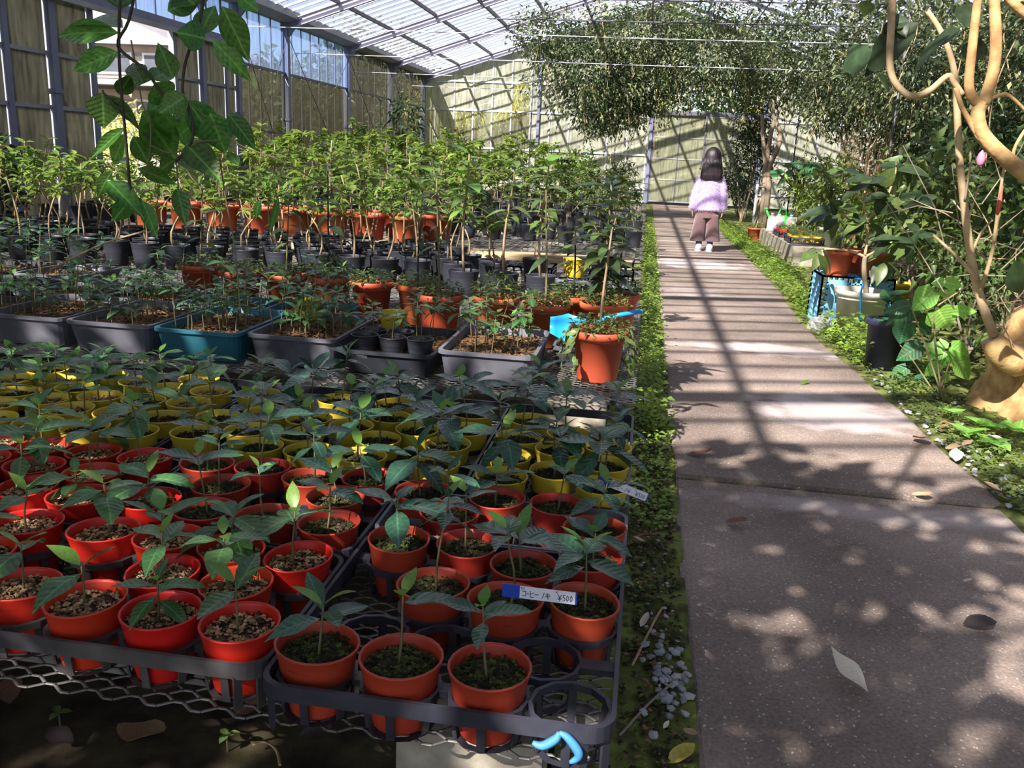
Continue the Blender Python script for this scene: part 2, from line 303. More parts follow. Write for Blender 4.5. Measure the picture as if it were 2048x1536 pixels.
# ------------------------------------------------------------------ mesh helpers
class MB:
    def __init__(s): s.v = []; s.f = []
    def add(s, V, Fc):
        o = len(s.v); s.v.extend([tuple(p) for p in V]); s.f.extend([tuple(i + o for i in q) for q in Fc]); return s
    def box(s, x0, x1, y0, y1, z0, z1):
        return s.add([(x0, y0, z0), (x1, y0, z0), (x1, y1, z0), (x0, y1, z0), (x0, y0, z1), (x1, y0, z1), (x1, y1, z1), (x0, y1, z1)],
                     [(0, 3, 2, 1), (4, 5, 6, 7), (0, 1, 5, 4), (1, 2, 6, 5), (2, 3, 7, 6), (3, 0, 4, 7)])
    def beam(s, a, b, w, h, up=(0, 0, 1)):
        a = Vector(a); b = Vector(b); d = (b - a).normalized(); u = Vector(up); x = d.cross(u)
        if x.length < 1e-5: x = d.cross(Vector((1, 0, 0)))
        x.normalize(); u = x.cross(d)
        q = [(-w / 2, -h / 2), (w / 2, -h / 2), (w / 2, h / 2), (-w / 2, h / 2)]
        V = [a + x * i + u * j for i, j in q] + [b + x * i + u * j for i, j in q]
        return s.add(V, [(0, 1, 2, 3), (7, 6, 5, 4), (0, 4, 5, 1), (1, 5, 6, 2), (2, 6, 7, 3), (3, 7, 4, 0)])
    def tube(s, pts, rad, n=6, cap=True):
        pts = [Vector(p) for p in pts]
        if not hasattr(rad, '__len__'): rad = [rad] * len(pts)
        V = []; Fc = []; ref = None
        for i, p in enumerate(pts):
            t = (pts[min(i + 1, len(pts) - 1)] - pts[max(i - 1, 0)])
            t = t.normalized() if t.length > 1e-9 else Vector((0, 0, 1))
            if ref is None: ref = Vector((1, 0, 0)) if abs(t.x) < 0.8 else Vector((0, 1, 0))
            x = (ref - t * ref.dot(t)).normalized(); y = t.cross(x); ref = x
            for k in range(n):
                a = 2 * PI * k / n; V.append(p + (x * math.cos(a) + y * math.sin(a)) * rad[i])
        for i in range(len(pts) - 1):
            for k in range(n):
                k2 = (k + 1) % n; Fc.append((i * n + k, i * n + k2, (i + 1) * n + k2, (i + 1) * n + k))
        if cap:
            Fc.append(tuple(range(n - 1, -1, -1))); Fc.append(tuple((len(pts) - 1) * n + k for k in range(n)))
        return s.add(V, Fc)
    def lathe(s, prof, n=20, center=(0, 0, 0), ov=1.0, wob=0.0, seed=0):
        V = []; Fc = []; cx, cy, cz = center; m = len(prof)
        for (r, z) in prof:
            for k in range(n):
                a = 2 * PI * k / n
                rr = r * (1 + wob * math.sin(2 * a + seed) * (z / max(1e-6, max(q[1] for q in prof))))
                V.append((cx + rr * math.cos(a) * ov, cy + rr * math.sin(a) / ov, cz + z))
        for i in range(m - 1):
            for k in range(n):
                k2 = (k + 1) % n; Fc.append((i * n + k, i * n + k2, (i + 1) * n + k2, (i + 1) * n + k))
        if prof[0][0] > 1e-6: Fc.append(tuple(range(n - 1, -1, -1)))
        return s.add(V, Fc)
    def ico(s, c, r, jit=0.2, rnd=R, sq=(1, 1, 1)):
        c = Vector(c); V = []
        for d in ((1, 0, 0), (-1, 0, 0), (0, 1, 0), (0, -1, 0), (0, 0, 1), (0, 0, -1)):
            V.append(c + Vector((d[0] * sq[0], d[1] * sq[1], d[2] * sq[2])) * r * (1 + rnd.uniform(-jit, jit)) + Vector((rnd.uniform(-1, 1), rnd.uniform(-1, 1), rnd.uniform(-1, 1))) * r * jit)
        return s.add(V, [(0, 2, 4), (2, 1, 4), (1, 3, 4), (3, 0, 4), (2, 0, 5), (1, 2, 5), (3, 1, 5), (0, 3, 5)])
    def mesh(s, name, m, smooth=False):
        me = bpy.data.meshes.new(name); me.from_pydata(s.v, [], s.f); me.update()
        if smooth: me.polygons.foreach_set('use_smooth', [True] * len(me.polygons))
        for x in (m if isinstance(m, (list, tuple)) else [m]): me.materials.append(x)
        return me
    def obj(s, name, m, parent=None, smooth=False, loc=None):
        return link(name, s.mesh(name, m, smooth), parent, loc)

def link(name, me, parent=None, loc=None, mat4=None):
    o = bpy.data.objects.new(name, me); COL.objects.link(o)
    if parent is not None: o.parent = parent
    if loc is not None: o.location = loc
    if mat4 is not None: o.matrix_local = mat4
    return o
def tag(o, label, cat=None, group=None, kind=None):
    o['label'] = label
    if cat: o['category'] = cat
    if group: o['group'] = group
    if kind: o['kind'] = kind
    return o
def thing(name, label, cat, loc=(0, 0, 0), rz=0.0, group=None):
    o = bpy.data.objects.new(name, None); COL.objects.link(o)
    o.empty_display_size = 0.05; o.location = loc; o.rotation_euler = (0, 0, rz)
    return tag(o, label, cat, group)
def structure(name, label, loc=(0, 0, 0)):
    o = bpy.data.objects.new(name, None); COL.objects.link(o); o.location = loc
    o['kind'] = 'structure'; o['label'] = label
    return o
def stuff(o):
    o['kind'] = 'stuff'; return o

def fast_mesh(name, V, Fq, m, smooth=False):
    """V (n,3) array, Fq (k,4) or (k,3) array of indices"""
    me = bpy.data.meshes.new(name); n = len(V); k, c = Fq.shape
    me.vertices.add(n); me.vertices.foreach_set('co', np.asarray(V, np.float32).ravel())
    me.loops.add(k * c); me.loops.foreach_set('vertex_index', np.asarray(Fq, np.int32).ravel())
    me.polygons.add(k); me.polygons.foreach_set('loop_start', np.arange(0, k * c, c, dtype=np.int32))
    me.update(calc_edges=True)
    if smooth: me.polygons.foreach_set('use_smooth', np.ones(k, bool))
    for x in (m if isinstance(m, (list, tuple)) else [m]): me.materials.append(x)
    return me

# leaf blade: base at origin, along +X, face up +Z
def blade(L=1.0, W=0.4, n=6, peak=0.45, fold=0.25, droop=0.2, wave=0.0, heart=0.0, tip=1.0):
    V = []; Fc = []
    for i in range(n + 1):
        t = i / n
        w = (math.sin(PI * t ** (math.log(0.5) / math.log(peak)))) ** tip * W / 2 if 0 < t < 1 else 0.0005
        if heart and i == 0: w = W * heart / 2
        x = L * (t - (0.5 * heart * 0.18 if heart and i == 0 else 0)); z = -droop * L * t * t
        wz = wave * L * math.sin(t * 9.4)
        V += [(x, w, z + fold * w + wz), (x + (0 if not (heart and i == 0) else 0.1 * L), 0, z), (x, -w, z + fold * w - wz)]
    for i in range(n):
        a = i * 3
        Fc += [(a, a + 1, a + 4, a + 3), (a + 1, a + 2, a + 5, a + 4)]
    return np.array(V), np.array(Fc)
def leaf_mesh(name, m, **k):
    V, Fc = blade(**k); return fast_mesh(name, V, Fc, m, True)
# simple 2-quad leaf for the mass foliage
SIMPLE_V = np.array([(0, 0, 0), (0.45, 0.5, 0.12), (1, 0, -0.18), (0.45, -0.5, 0.12), (0.5, 0, 0)])
SIMPLE_F = np.array([(0, 4, 2, 1), (0, 3, 2, 4)])

def rot_frames(dirs, ups):
    x = dirs / np.linalg.norm(dirs, axis=1, keepdims=True)
    z = ups - x * np.sum(ups * x, axis=1, keepdims=True); z /= np.linalg.norm(z, axis=1, keepdims=True) + 1e-9
    return x, np.cross(z, x), z
def leaf_cloud(pos, dirs, ups, length, width, tv=SIMPLE_V, tf=SIMPLE_F):
    """many leaves in one go: returns V, F arrays"""
    pos = np.asarray(pos, float); x, y, z = rot_frames(np.asarray(dirs, float), np.asarray(ups, float))
    length = np.broadcast_to(np.asarray(length, float), (len(pos),)); width = np.broadcast_to(np.asarray(width, float), (len(pos),))
    V = (pos[:, None] + x[:, None] * (tv[None, :, 0:1] * length[:, None, None]) + y[:, None] * (tv[None, :, 1:2] * width[:, None, None])
         + z[:, None] * (tv[None, :, 2:3] * length[:, None, None]))
    Fq = tf[None] + (np.arange(len(pos)) * len(tv))[:, None, None]
    return V.reshape(-1, 3), Fq.reshape(-1, tf.shape[1])
NR = np.random.default_rng(11)
def cat_mesh(parts):
    V = []; Fq = []; o = 0
    for v, f in parts: V.append(v); Fq.append(f + o); o += len(v)
    return np.concatenate(V), np.concatenate(Fq)
def orient(base, direction, up=(0, 0, 1), s=1.0, sy=None):
    x = Vector(direction).normalized(); u = Vector(up); z = u - x * u.dot(x)
    if z.length < 1e-4: z = Vector((1, 0, 0)) - x * x.x
    z.normalize(); y = z.cross(x); sy = s if sy is None else sy
    return Matrix(((x.x * s, y.x * sy, z.x * s, base[0]), (x.y * s, y.y * sy, z.y * s, base[1]), (x.z * s, y.z * sy, z.z * s, base[2]), (0, 0, 0, 1)))
def sph(az, el):
    return Vector((math.cos(az) * math.cos(el), math.sin(az) * math.cos(el), math.sin(el)))
# ================================================================== THE PLACE
XL, XR, YB, YF, EAVE, RIDGE_X, RIDGE_Z = -6.05, 6.35, 23.45, -6.7, 3.0, 0.15, 5.04
PX0, PX1 = 0.17, 1.19                                   # path edges

def grid_mesh(x0, x1, y0, y1, nx, ny, zf):
    xs = np.linspace(x0, x1, nx + 1); ys = np.linspace(y0, y1, ny + 1)
    V = np.array([(x, y, zf(x, y)) for y in ys for x in xs])
    i = np.arange(nx)[None] + np.arange(ny)[:, None] * (nx + 1)
    Fq = np.stack([i, i + 1, i + nx + 2, i + nx + 1], -1).reshape(-1, 4)
    return V, Fq
def bumpz(x, y, a=0.012, k=1.0):
    return a * (math.sin(7.3 * k * x + 1.3) * math.cos(6.1 * k * y) + 0.6 * math.sin(15.7 * k * x - 3) * math.sin(13.1 * k * y + 1))

def edge_x(y): return PX1 + 0.02 * math.sin(y * 0.9) - (0.06 * math.exp(-((y - 5.9) / 1.2) ** 2)) + 0.03 * (y > 9) * min(1, (y - 9) / 2)
floor = structure('floor', 'dark damp earth floor of the greenhouse with mossy verges along the path')
V, Fq = grid_mesh(-40, 40, -12, 60, 4, 4, lambda x, y: -0.045)
link('earth', fast_mesh('earth', V, Fq, K['ground']), floor)
V, Fq = grid_mesh(-2.6, 0.02, 0.2, 3.0, 60, 60, lambda x, y: -0.012 + bumpz(x, y))
link('damp_soil', fast_mesh('damp_soil', V, Fq, K['ground'], True), floor)
V, Fq = grid_mesh(-0.08, PX0 + 0.005, 0.3, 22.9, 10, 500, lambda x, y: -0.006 + bumpz(x, y, 0.010, 3))
link('moss_verge', fast_mesh('moss_verge', V, Fq, K['verge'], True), floor)
V, Fq = grid_mesh(PX1 - 0.12, 2.6, 0.8, 22.9, 36, 300, lambda x, y: -0.025 if x < edge_x(y) - 0.015 else -0.004 + bumpz(x, y, 0.012, 2))
link('weedy_verge', fast_mesh('weedy_verge', V, Fq, K['verge'], True), floor)

path = structure('path', 'worn brown grey concrete garden path of cast slabs')
joints = [-4.0, -0.6, 2.76, 5.95, 9.1, 12.3, 15.5, 18.8, 22.95]
for j in range(len(joints) - 1):
    y0, y1 = joints[j] + 0.012, joints[j + 1] - 0.012
    mb = MB(); n = 14; dz = -0.009 if j == 1 else (0.0, -0.012, 0.002, -0.003, 0.002, -0.002, 0.002, 0.0)[j]
    V = []; Fc = []
    for i in range(n + 1):
        y = y0 + (y1 - y0) * i / n
        for x, z in ((PX0 + 0.006 * math.sin(y * 5), -0.06), (PX0 + 0.006 * math.sin(y * 5), dz - 0.004), (PX0 + 0.012, dz), (edge_x(y) - 0.012, dz), (edge_x(y) + 0.006 * math.sin(y * 7), dz - 0.004), (edge_x(y), -0.06)):
            V.append((x, y, z))
    for i in range(n):
        for k in range(5): a = i * 6 + k; Fc.append((a, a + 1, a + 7, a + 6)[::-1])
    Fc.append((0, 1, 2, 3, 4, 5)); Fc.append(tuple(n * 6 + k for k in range(5, -1, -1)))
    mb.add(V, Fc).obj('slab', K['path'], path)

for j in joints[1:-1]: MB().box(PX0 + .01, PX1 - .03, j - .014, j + .014, -.05, -.016).obj('joint_fill', K['verge'], path)
# ------------------------------------------------ roof
def roof_z(x): return RIDGE_Z - abs(x - RIDGE_X) * (RIDGE_Z - EAVE) / 6.2
ceiling = structure('ceiling', 'pitched glasshouse roof of pale rafters, dark purlins and white glazing bars')
frames = [23.3 - 3.0 * i for i in range(11)]
def rafter_mesh():
    mb = MB()
    for x in (XL + 0.1, XR - 0.1):
        a = (x, 0, roof_z(x) - 0.10); b = (RIDGE_X, 0, RIDGE_Z - 0.10)
        mb.beam(a, b, 0.016, 0.13, (0, 0, 1))
        for dz in (-0.065, 0.065): mb.beam((a[0], 0, a[2] + dz), (b[0], 0, b[2] + dz), 0.075, 0.012)
    return mb.mesh('rafter', K['rafter'])
rm = rafter_mesh()
for y in frames: link('rafter', rm, ceiling, (0, y, 0))
pm = MB().box(-0.022, 0.022, YF, YB - 0.06, -0.03, 0.03).mesh('purlin', K['purlin'])
for k in range(7):
    for s in (-1, 1):
        x = RIDGE_X + s * (6.2 - 0.92 - 0.86 * k)
        if abs(x - RIDGE_X) > 0.05: link('purlin', pm, ceiling, (x, 0, roof_z(x) - 0.025))
MB().beam((RIDGE_X, YF, RIDGE_Z + 0.01), (RIDGE_X, YB, RIDGE_Z + 0.01), 0.1, 0.06).obj('ridge_cap', K['rafter'], ceiling)
for s, ex in ((-1, XL), (1, XR)):
    bm_ = MB().beam((ex, 0, EAVE + 0.045), (RIDGE_X, 0, RIDGE_Z + 0.045), 0.028, 0.035).mesh('glazing_bar', K['white_bar'])
    pn = MB().beam((ex, 0, EAVE + 0.07), (RIDGE_X, 0, RIDGE_Z + 0.07), 0.985, 0.004).mesh('roof_pane', K['pane_roof'])
    y = YF + 0.5
    while y < YB - 0.3:
        for q in (-0.333, 0, 0.333): link('glazing_bar', bm_, ceiling, (0, y + q, 0))
        link('roof_pane', pn, ceiling, (0, y, 0)); y += 1.0
# tie rods across every frame
tm = MB().tube([(XL + 0.15, 0, 2.49), (0, 0, 2.47), (XR - 0.15, 0, 2.49)], 0.0055, 6).mesh('tie_rod', K['white_bar'])
for y in frames[1:8]: link('tie_rod', tm, ceiling, (0, y, 0))
# gutters
for ex, nm in ((XL, 0), (XR, 1)):
    s = 1 if nm == 0 else -1
    MB().add([(ex - 0.1 * s, YF, 3.12), (ex + 0.2 * s, YF, 3.12), (ex + 0.24 * s, YF, 3.0), (ex + 0.1 * s, YF, 2.95), (ex - 0.1 * s, YF, 2.95),
              (ex - 0.1 * s, YB, 3.12), (ex + 0.2 * s, YB, 3.12), (ex + 0.24 * s, YB, 3.0), (ex + 0.1 * s, YB, 2.95), (ex - 0.1 * s, YB, 2.95)],
             [(0, 5, 6, 1), (1, 6, 7, 2), (2, 7, 8, 3), (3, 8, 9, 4), (4, 9, 5, 0), (0, 1, 2, 3, 4), (9, 8, 7, 6, 5)]).obj('gutter', K['gutter'], ceiling)

# ------------------------------------------------ left wall
wl = structure('wall_left', 'left glasshouse wall of blue grey steel posts and streaked glazing panels')
colm = MB().box(-0.06, 0.06, -0.05, 0.05, -0.05, 2.96).box(-0.075, 0.075, -0.065, 0.065, 1.42, 1.46)
colm.add([(0.05, -0.03, 2.72), (0.05, 0.03, 2.72), (0.05, 0.03, 3.0), (0.05, -0.03, 3.0), (0.30, -0.03, 3.02), (0.30, 0.03, 3.02)],
         [(0, 4, 5, 1), (0, 3, 4), (1, 5, 2), (3, 2, 5, 4), (0, 1, 2, 3)])
colm = colm.mesh('column', K['steel_post'])
for y in (23.3, 20.3, 17.3, 14.3, 12.5, 11.45, 8.4, 5.3, 2.3, -0.7, -3.7): link('column', colm, wl, (XL, y, 0))
postm = MB().box(-0.035, 0.035, -0.035, 0.035, -0.05, 2.36).mesh('post', K['steel_post'])
for y in (7.75, 9.07, 10.76, 12.16, 7.1, 6.5): link('post', postm, wl, (XL, y, 0))
MB().box(XL - 0.04, XL + 0.07, 4.0, 12.5, 2.36, 2.46).obj('door_header', K['steel_post'], wl)
MB().box(XL + 0.07, XL + 0.13, 7.0, 12.5, 2.31, 2.36).obj('door_track', K['gutter'], wl)
for z in (2.16, 1.21):
    MB().box(XL - 0.02, XL + 0.02, 12.5, 23.4, z - 0.02, z + 0.02).obj('wall_rail', K['purlin'], wl)
# milky sliding door panels near, with mid rails
for (y0, y1) in ((4.1, 5.25), (5.35, 6.45), (6.55, 7.05), (7.15, 7.71), (7.79, 8.34), (8.46, 9.03), (10.8, 11.39), (11.51, 12.12), (12.2, 12.44)):
    for (z0, z1) in ((0.02, 0.62), (0.66, 1.26), (1.30, 1.78), (1.82, 2.34)):
        MB().box(-0.003, 0.003, y0 + 0.01, y1 - 0.01, z0, z1).obj('panel', K['pane_milky'], wl, loc=(XL, 0, 0))
    for z in (0.64, 1.28, 1.80): MB().box(-0.015, 0.015, y0, y1, z - 0.02, z + 0.02).obj('panel_rail', K['gutter'], wl, loc=(XL, 0, 0))
# clear panes above the header and beyond
y = 4.1; barm = MB().box(-0.012, 0.012, -0.012, 0.012, 2.46, 2.96).mesh('glazing_bar', K['purlin'])
up = MB().box(-0.002, 0.002, 0.012, 0.408, 2.47, 2.95).mesh('pane', K['pane_clear'])
while y < 12.3: link('glazing_bar', barm, wl, (XL, y, 0)); link('pane', up, wl, (XL, y, 0)); y += 0.42
bar2 = MB().box(-0.01, 0.01, -0.008, 0.008, 0.0, 2.95).mesh('glazing_bar', K['purlin'])
p_hi = MB().box(-0.002, 0.002, 0.01, 0.405, 2.18, 2.95).mesh('pane', K['pane_clear'])
p_lo = MB().box(-0.002, 0.002, 0.01, 0.405, 1.23, 2.14).mesh('pane', K['pane_dirty'])
p_bt = MB().box(-0.002, 0.002, 0.01, 0.405, 0.02, 1.19).mesh('pane', K['pane_dirty'])
p_hid = MB().box(-0.002, 0.002, 0.01, 0.405, 2.18, 2.95).mesh('pane', K['pane_dirty'])
for k in range(26):
    y = 12.55 + 0.415 * k
    link('glazing_bar', bar2, wl, (XL - 0.03, y, 0))
    for q in (p_hi if y < 17.2 else p_hid, p_lo, p_bt): link('pane', q, wl, (XL - 0.03, y, 0))
for (y0, y1) in ((12.5, 14.3), (14.3, 17.3), (17.3, 20.3), (20.3, 23.3)):
    for a, b in (((XL + 0.05, y0, 2.75), (XL + 0.05, y1, 0.3)), ((XL + 0.05, y0, 0.3), (XL + 0.05, y1, 2.75))):
        MB().tube([a, b], 0.006, 5).obj('brace_cable', K['purlin'], wl)
for y0 in (4.1 - 3.0 * k for k in range(1, 5)):
    MB().box(-0.003, 0.003, y0, y0 + 2.98, 0.02, 2.95).obj('panel', K['pane_milky'], wl, loc=(XL, 0, 0))

# ------------------------------------------------ back wall
wb = structure('wall_back', 'back gable wall of white glazing bars and pale green panes')
xs = [-5.75 + 0.513 * k for k in range(12)] + [3.05 + 0.55 * k for k in range(6)]
rails = [0.35, 1.21, 2.16, 2.88]
for x in xs:
    MB().box(-0.016, 0.016, -0.02, 0.02, 0.0, roof_z(x) - 0.06).obj('mullion', K['white_bar'], wb, loc=(x, YB, 0))
for x, w in ((-2.97, 0.035), (-0.02, 0.04), (2.78, 0.04)):
    MB().box(-w, w, -0.05, 0.05, 0.0, roof_z(x) - 0.06).obj('post', K['steel_post'], wb, loc=(x, YB - 0.02, 0))
for z in rails + [3.45, 4.05]:
    hw = (RIDGE_Z - 0.1 - z) / (RIDGE_Z - EAVE) * 6.2 if z > EAVE else 6.2
    segs = [(RIDGE_X - hw, -0.06), (2.82, RIDGE_X + hw)] if z < 2.2 else [(RIDGE_X - hw, RIDGE_X + hw)]
    for a, b in segs:
        if b > a: MB().box(a, b, YB - 0.035, YB + 0.005, z - 0.022, z + 0.022).obj('wall_rail', K['white_bar'], wb)
MB().box(-0.1, 2.9, YB - 0.10, YB - 0.0, 2.24, 2.34).obj('door_header', K['purlin'], wb)
# diagonal edge rafter in the gable
for s, ex in ((-1, XL), (1, XR)):
    MB().beam((ex, YB - 0.02, EAVE - 0.04), (RIDGE_X, YB - 0.02, RIDGE_Z - 0.04), 0.06, 0.10).obj('gable_beam', K['rafter'], wb)
colx = sorted(set([XL] + xs + [-0.02, 2.78, XR]))
clear_cells = {(3, 2), (3, 1), (4, 2), (4, 1), (2, 2), (5, 2), (5, 3), (13, 4), (14, 4), (12, 3)}
for i in range(len(colx) - 1):
    x0, x1 = colx[i] + 0.018, colx[i + 1] - 0.018
    if x1 - x0 < 0.05: continue
    cuts = [0.0] + rails + [3.45, 4.05, 9]
    for j in range(len(cuts) - 1):
        if colx[i] > -0.1 and colx[i + 1] < 2.85 and cuts[j] < 2.2: continue
        z0, z1 = cuts[j] + 0.024, cuts[j + 1] - 0.024
        za, zb = min(z1, roof_z(x0) - 0.1), min(z1, roof_z(x1) - 0.1)
        if max(za, zb) < z0 + 0.03: continue
        za, zb = max(za, z0 + 0.01), max(zb, z0 + 0.01)
        m = K['pane_rear_clear'] if (i, j) in clear_cells else K['pane_rear']
        MB().add([(x0, -0.002, z0), (x1, -0.002, z0), (x1, -0.002, zb), (x0, -0.002, za), (x0, 0.002, z0), (x1, 0.002, z0), (x1, 0.002, zb), (x0, 0.002, za)],
                 [(0, 1, 2, 3), (7, 6, 5, 4), (0, 4, 5, 1), (1, 5, 6, 2), (2, 6, 7, 3), (3, 7, 4, 0)]).obj('pane', m, wb, loc=(0, YB, 0))
# sliding doors in the middle of the back wall
def sliding_door(n, x0, x1, y):
    d = structure('door_%d' % n, 'algae stained sliding door leaf at the end of the path'); d.location = ((x0 + x1) / 2, y, 0)
    w = (x1 - x0) / 2; zc = [0.06, 0.62, 1.15, 1.68, 2.22]
    for sx in (-1, 1): MB().box(sx * w - 0.02, sx * w + 0.02, -0.02, 0.02, 0.02, 2.24).obj('stile', K['purlin'], d)
    MB().box(-0.015, 0.015, -0.018, 0.018, 0.06, 2.22).obj('mullion', K['purlin'], d)
    for z in zc: MB().box(-w, w, -0.015, 0.015, z - 0.015, z + 0.015).obj('rail', K['gutter'], d)
    for q in range(4):
        for a, b in ((-w + 0.02, -0.015), (0.015, w - 0.02)):
            MB().box(a, b, -0.003, 0.003, zc[q] + 0.015, zc[q + 1] - 0.015).obj('pane', K['pane_door'], d)
    MB().box(w - 0.09, w - 0.06, -0.04, -0.02, 0.95, 1.1).obj('handle', K['metal'], d)
sliding_door(1, 0.04, 1.38, YB - 0.02); sliding_door(2, 1.36, 2.72, YB - 0.07)

# ------------------------------------------------ right wall (behind the planting)
wr = structure('wall_right', 'right glasshouse wall of posts and milky panels behind the planting')
for y in frames[:-1]: link('column', colm, wr, (XR, y, 0), ).rotation_euler = (0, 0, PI)
pr = MB().box(-0.003, 0.003, 0.02, 0.98, 0.02, 2.94).mesh('panel', K['pane_milky'])
for k in range(29): link('panel', pr, wr, (XR, YF + 0.3 + k, 0))
for z in (1.2, 2.2): MB().box(XR - 0.02, XR + 0.02, YF, YB, z - 0.02, z + 0.02).obj('wall_rail', K['purlin'], wr)
# front gable behind the camera
wf = structure('wall_front', 'front gable wall of milky panels behind the viewer')
for k in range(12):
    x0, x1 = XL + 0.02 + 1.033 * k, XL - 0.02 + 1.033 * (k + 1)
    MB().add([(x0, 0, 0.02), (x1, 0, 0.02), (x1, 0, roof_z(x1) - 0.1), (x0, 0, roof_z(x0) - 0.1)], [(0, 1, 2, 3)]).obj('panel', K['pane_clear'], wf, loc=(0, YF, 0))
# ================================================================== POTS, TRAYS, BENCHES
def pot_mesh(name, m, r, h, rb=None, lip=0.0, wob=0.0, seed=0, n=22, wall=0.0016, depth=0.016, ribs=False):
    rb = rb or r * 0.7
    pr = [(rb * 0.98, 0), (rb, 0.003)]
    if lip:
        pr += [(rb + (r - lip - rb) * 0.88, h * 0.86), (r, h * 0.865), (r, h * 0.985), (r - 0.002, h), (r - lip * 0.9, h)]
        pr += [(r - lip, h * 0.9), (r - lip * 1.1, h - depth - 0.012)]
    else:
        k = 5
        for i in range(1, k + 1):
            t = i / k; off = 0.0006 * (1 if i % 2 else -1) if ribs else 0
            pr.append((rb + (r - rb) * t + off, h * t * 0.97 + 0.003 * (1 - t)))
        pr += [(r + 0.0015, h * 0.985), (r + 0.001, h), (r - wall, h), (r - wall - 0.001, h * 0.96), (r - wall * 2 - (r - rb) * 0.2, h - depth - 0.01)]
    return MB().lathe(pr, n, ov=1 + wob * 0.4, wob=wob, seed=seed).mesh(name, m, True)

def disc_soil(name, m, r, amp=0.002, n=18, rings=4, seed=1):
    rr = random.Random(seed); V = [(0, 0, rr.uniform(-amp, amp))]; Fc = []
    for i in range(1, rings + 1):
        for k in range(n):
            a = 2 * PI * k / n; q = r * i / rings
            V.append((q * math.cos(a), q * math.sin(a), rr.uniform(-amp, amp) if i < rings else -amp))
    for k in range(n): Fc.append((0, 1 + k, 1 + (k + 1) % n))
    for i in range(rings - 1):
        for k in range(n):
            a = 1 + i * n + k; b = 1 + i * n + (k + 1) % n; Fc.append((a, a + n, b + n, b))
    return MB().add(V, Fc).mesh(name, m, True)
def grains(name, m, r, cnt, s0, s1, seed, z=0.001, sq=(1, 1, 0.7)):
    rr = random.Random(seed); mb = MB()
    for i in range(cnt):
        q = r * math.sqrt(rr.random()) * 0.97; a = rr.uniform(0, 2 * PI)
        mb.ico((q * math.cos(a), q * math.sin(a), z + rr.uniform(-0.001, 0.002)), rr.uniform(s0, s1), 0.25, rr, sq)
    return mb.mesh(name, m)

POT_R, POT_H, BENCH_Z = 0.053, 0.092, 0.285
red_pots = [pot_mesh('pot', K['red'], POT_R, POT_H, 0.037, wob=w, seed=i, ribs=True) for i, w in enumerate((0.01, 0.03, 0.05))]
dusty_pots = [pot_mesh('pot', K['red_dusty'], POT_R, POT_H, 0.037, wob=w, seed=i, ribs=True) for i, w in enumerate((0.01, 0.03, 0.04))]
yel_pots = [pot_mesh('pot', K['yellow'], POT_R, POT_H, 0.037, wob=w, seed=i + 5, ribs=True) for i, w in enumerate((0.01, 0.03, 0.045))]
soil_d = [disc_soil('soil', K['soil'], 0.048, 0.002, seed=i) for i in range(2)]
moss_d = [disc_soil('moss', K['moss'], 0.048, 0.003, seed=i) for i in range(2)]
grav = [grains('gravel', K['gravel_tan'], 0.047, 330, 0.0022, 0.0042, i, 0.002) for i in range(3)]
crumb = [grains('soil_crumbs', K['soil'], 0.047, 200, 0.0016, 0.0038, i, 0.002) for i in range(2)]
mossg = [grains('moss_tufts', K['moss'], 0.047, 260, 0.0018, 0.004, i, 0.002) for i in range(3)]

# coffee leaves (unit length 1, scaled when placed)
cof = [leaf_mesh('leaf', K['coffee'], L=1, W=w, n=8, peak=0.48, fold=f, droop=d, wave=wv) for w, f, d, wv in
       ((0.40, 0.25, 0.22, 0.02), (0.46, 0.2, 0.35, 0.025), (0.36, 0.3, 0.12, 0.015), (0.5, 0.2, 0.28, 0.03))]
cofb = [leaf_mesh('leaf', K['coffee_blue'], L=1, W=w, n=8, peak=0.48, fold=f, droop=d, wave=wv) for w, f, d, wv in
        ((0.40, 0.25, 0.22, 0.02), (0.46, 0.2, 0.35, 0.025), (0.38, 0.3, 0.12, 0.015), (0.52, 0.2, 0.30, 0.03))]
fresh = [leaf_mesh('leaf', K['leaf_fresh'], L=1, W=w, n=7, peak=0.45, fold=0.25, droop=d) for w, d in ((0.4, 0.2), (0.46, 0.35))]

def stem_mesh(h, r0=0.0016, bend=0.1, seed=0, m=None, r1=None):
    rr = random.Random(seed); n = 7; pts = []; bx = rr.uniform(-1, 1) * bend * h; by = rr.uniform(-1, 1) * bend * h
    kx = rr.uniform(-1, 1) * bend * h * 0.5
    for i in range(n):
        t = i / (n - 1); pts.append((bx * t + kx * math.sin(t * PI * 1.5), by * t, h * t - (0.01 if i == 0 else 0)))
    return MB().tube(pts, [(r0 * 1.25) * (1 - t) + (r1 or r0 * 0.7) * t for t in (i / (n - 1) for i in range(n))], 6).mesh('stem', m or K['stem_green'], True), [Vector(p) for p in pts]
STEMS = {}
def stem_for(h, m=None, key='g', r0=0.0017):
    hk = round(h, 2); v = R.randrange(3)
    if (hk, key, v) not in STEMS: STEMS[(hk, key, v)] = stem_mesh(hk, r0, 0.12, hash((hk, v)) % 999, m)
    return STEMS[(hk, key, v)]

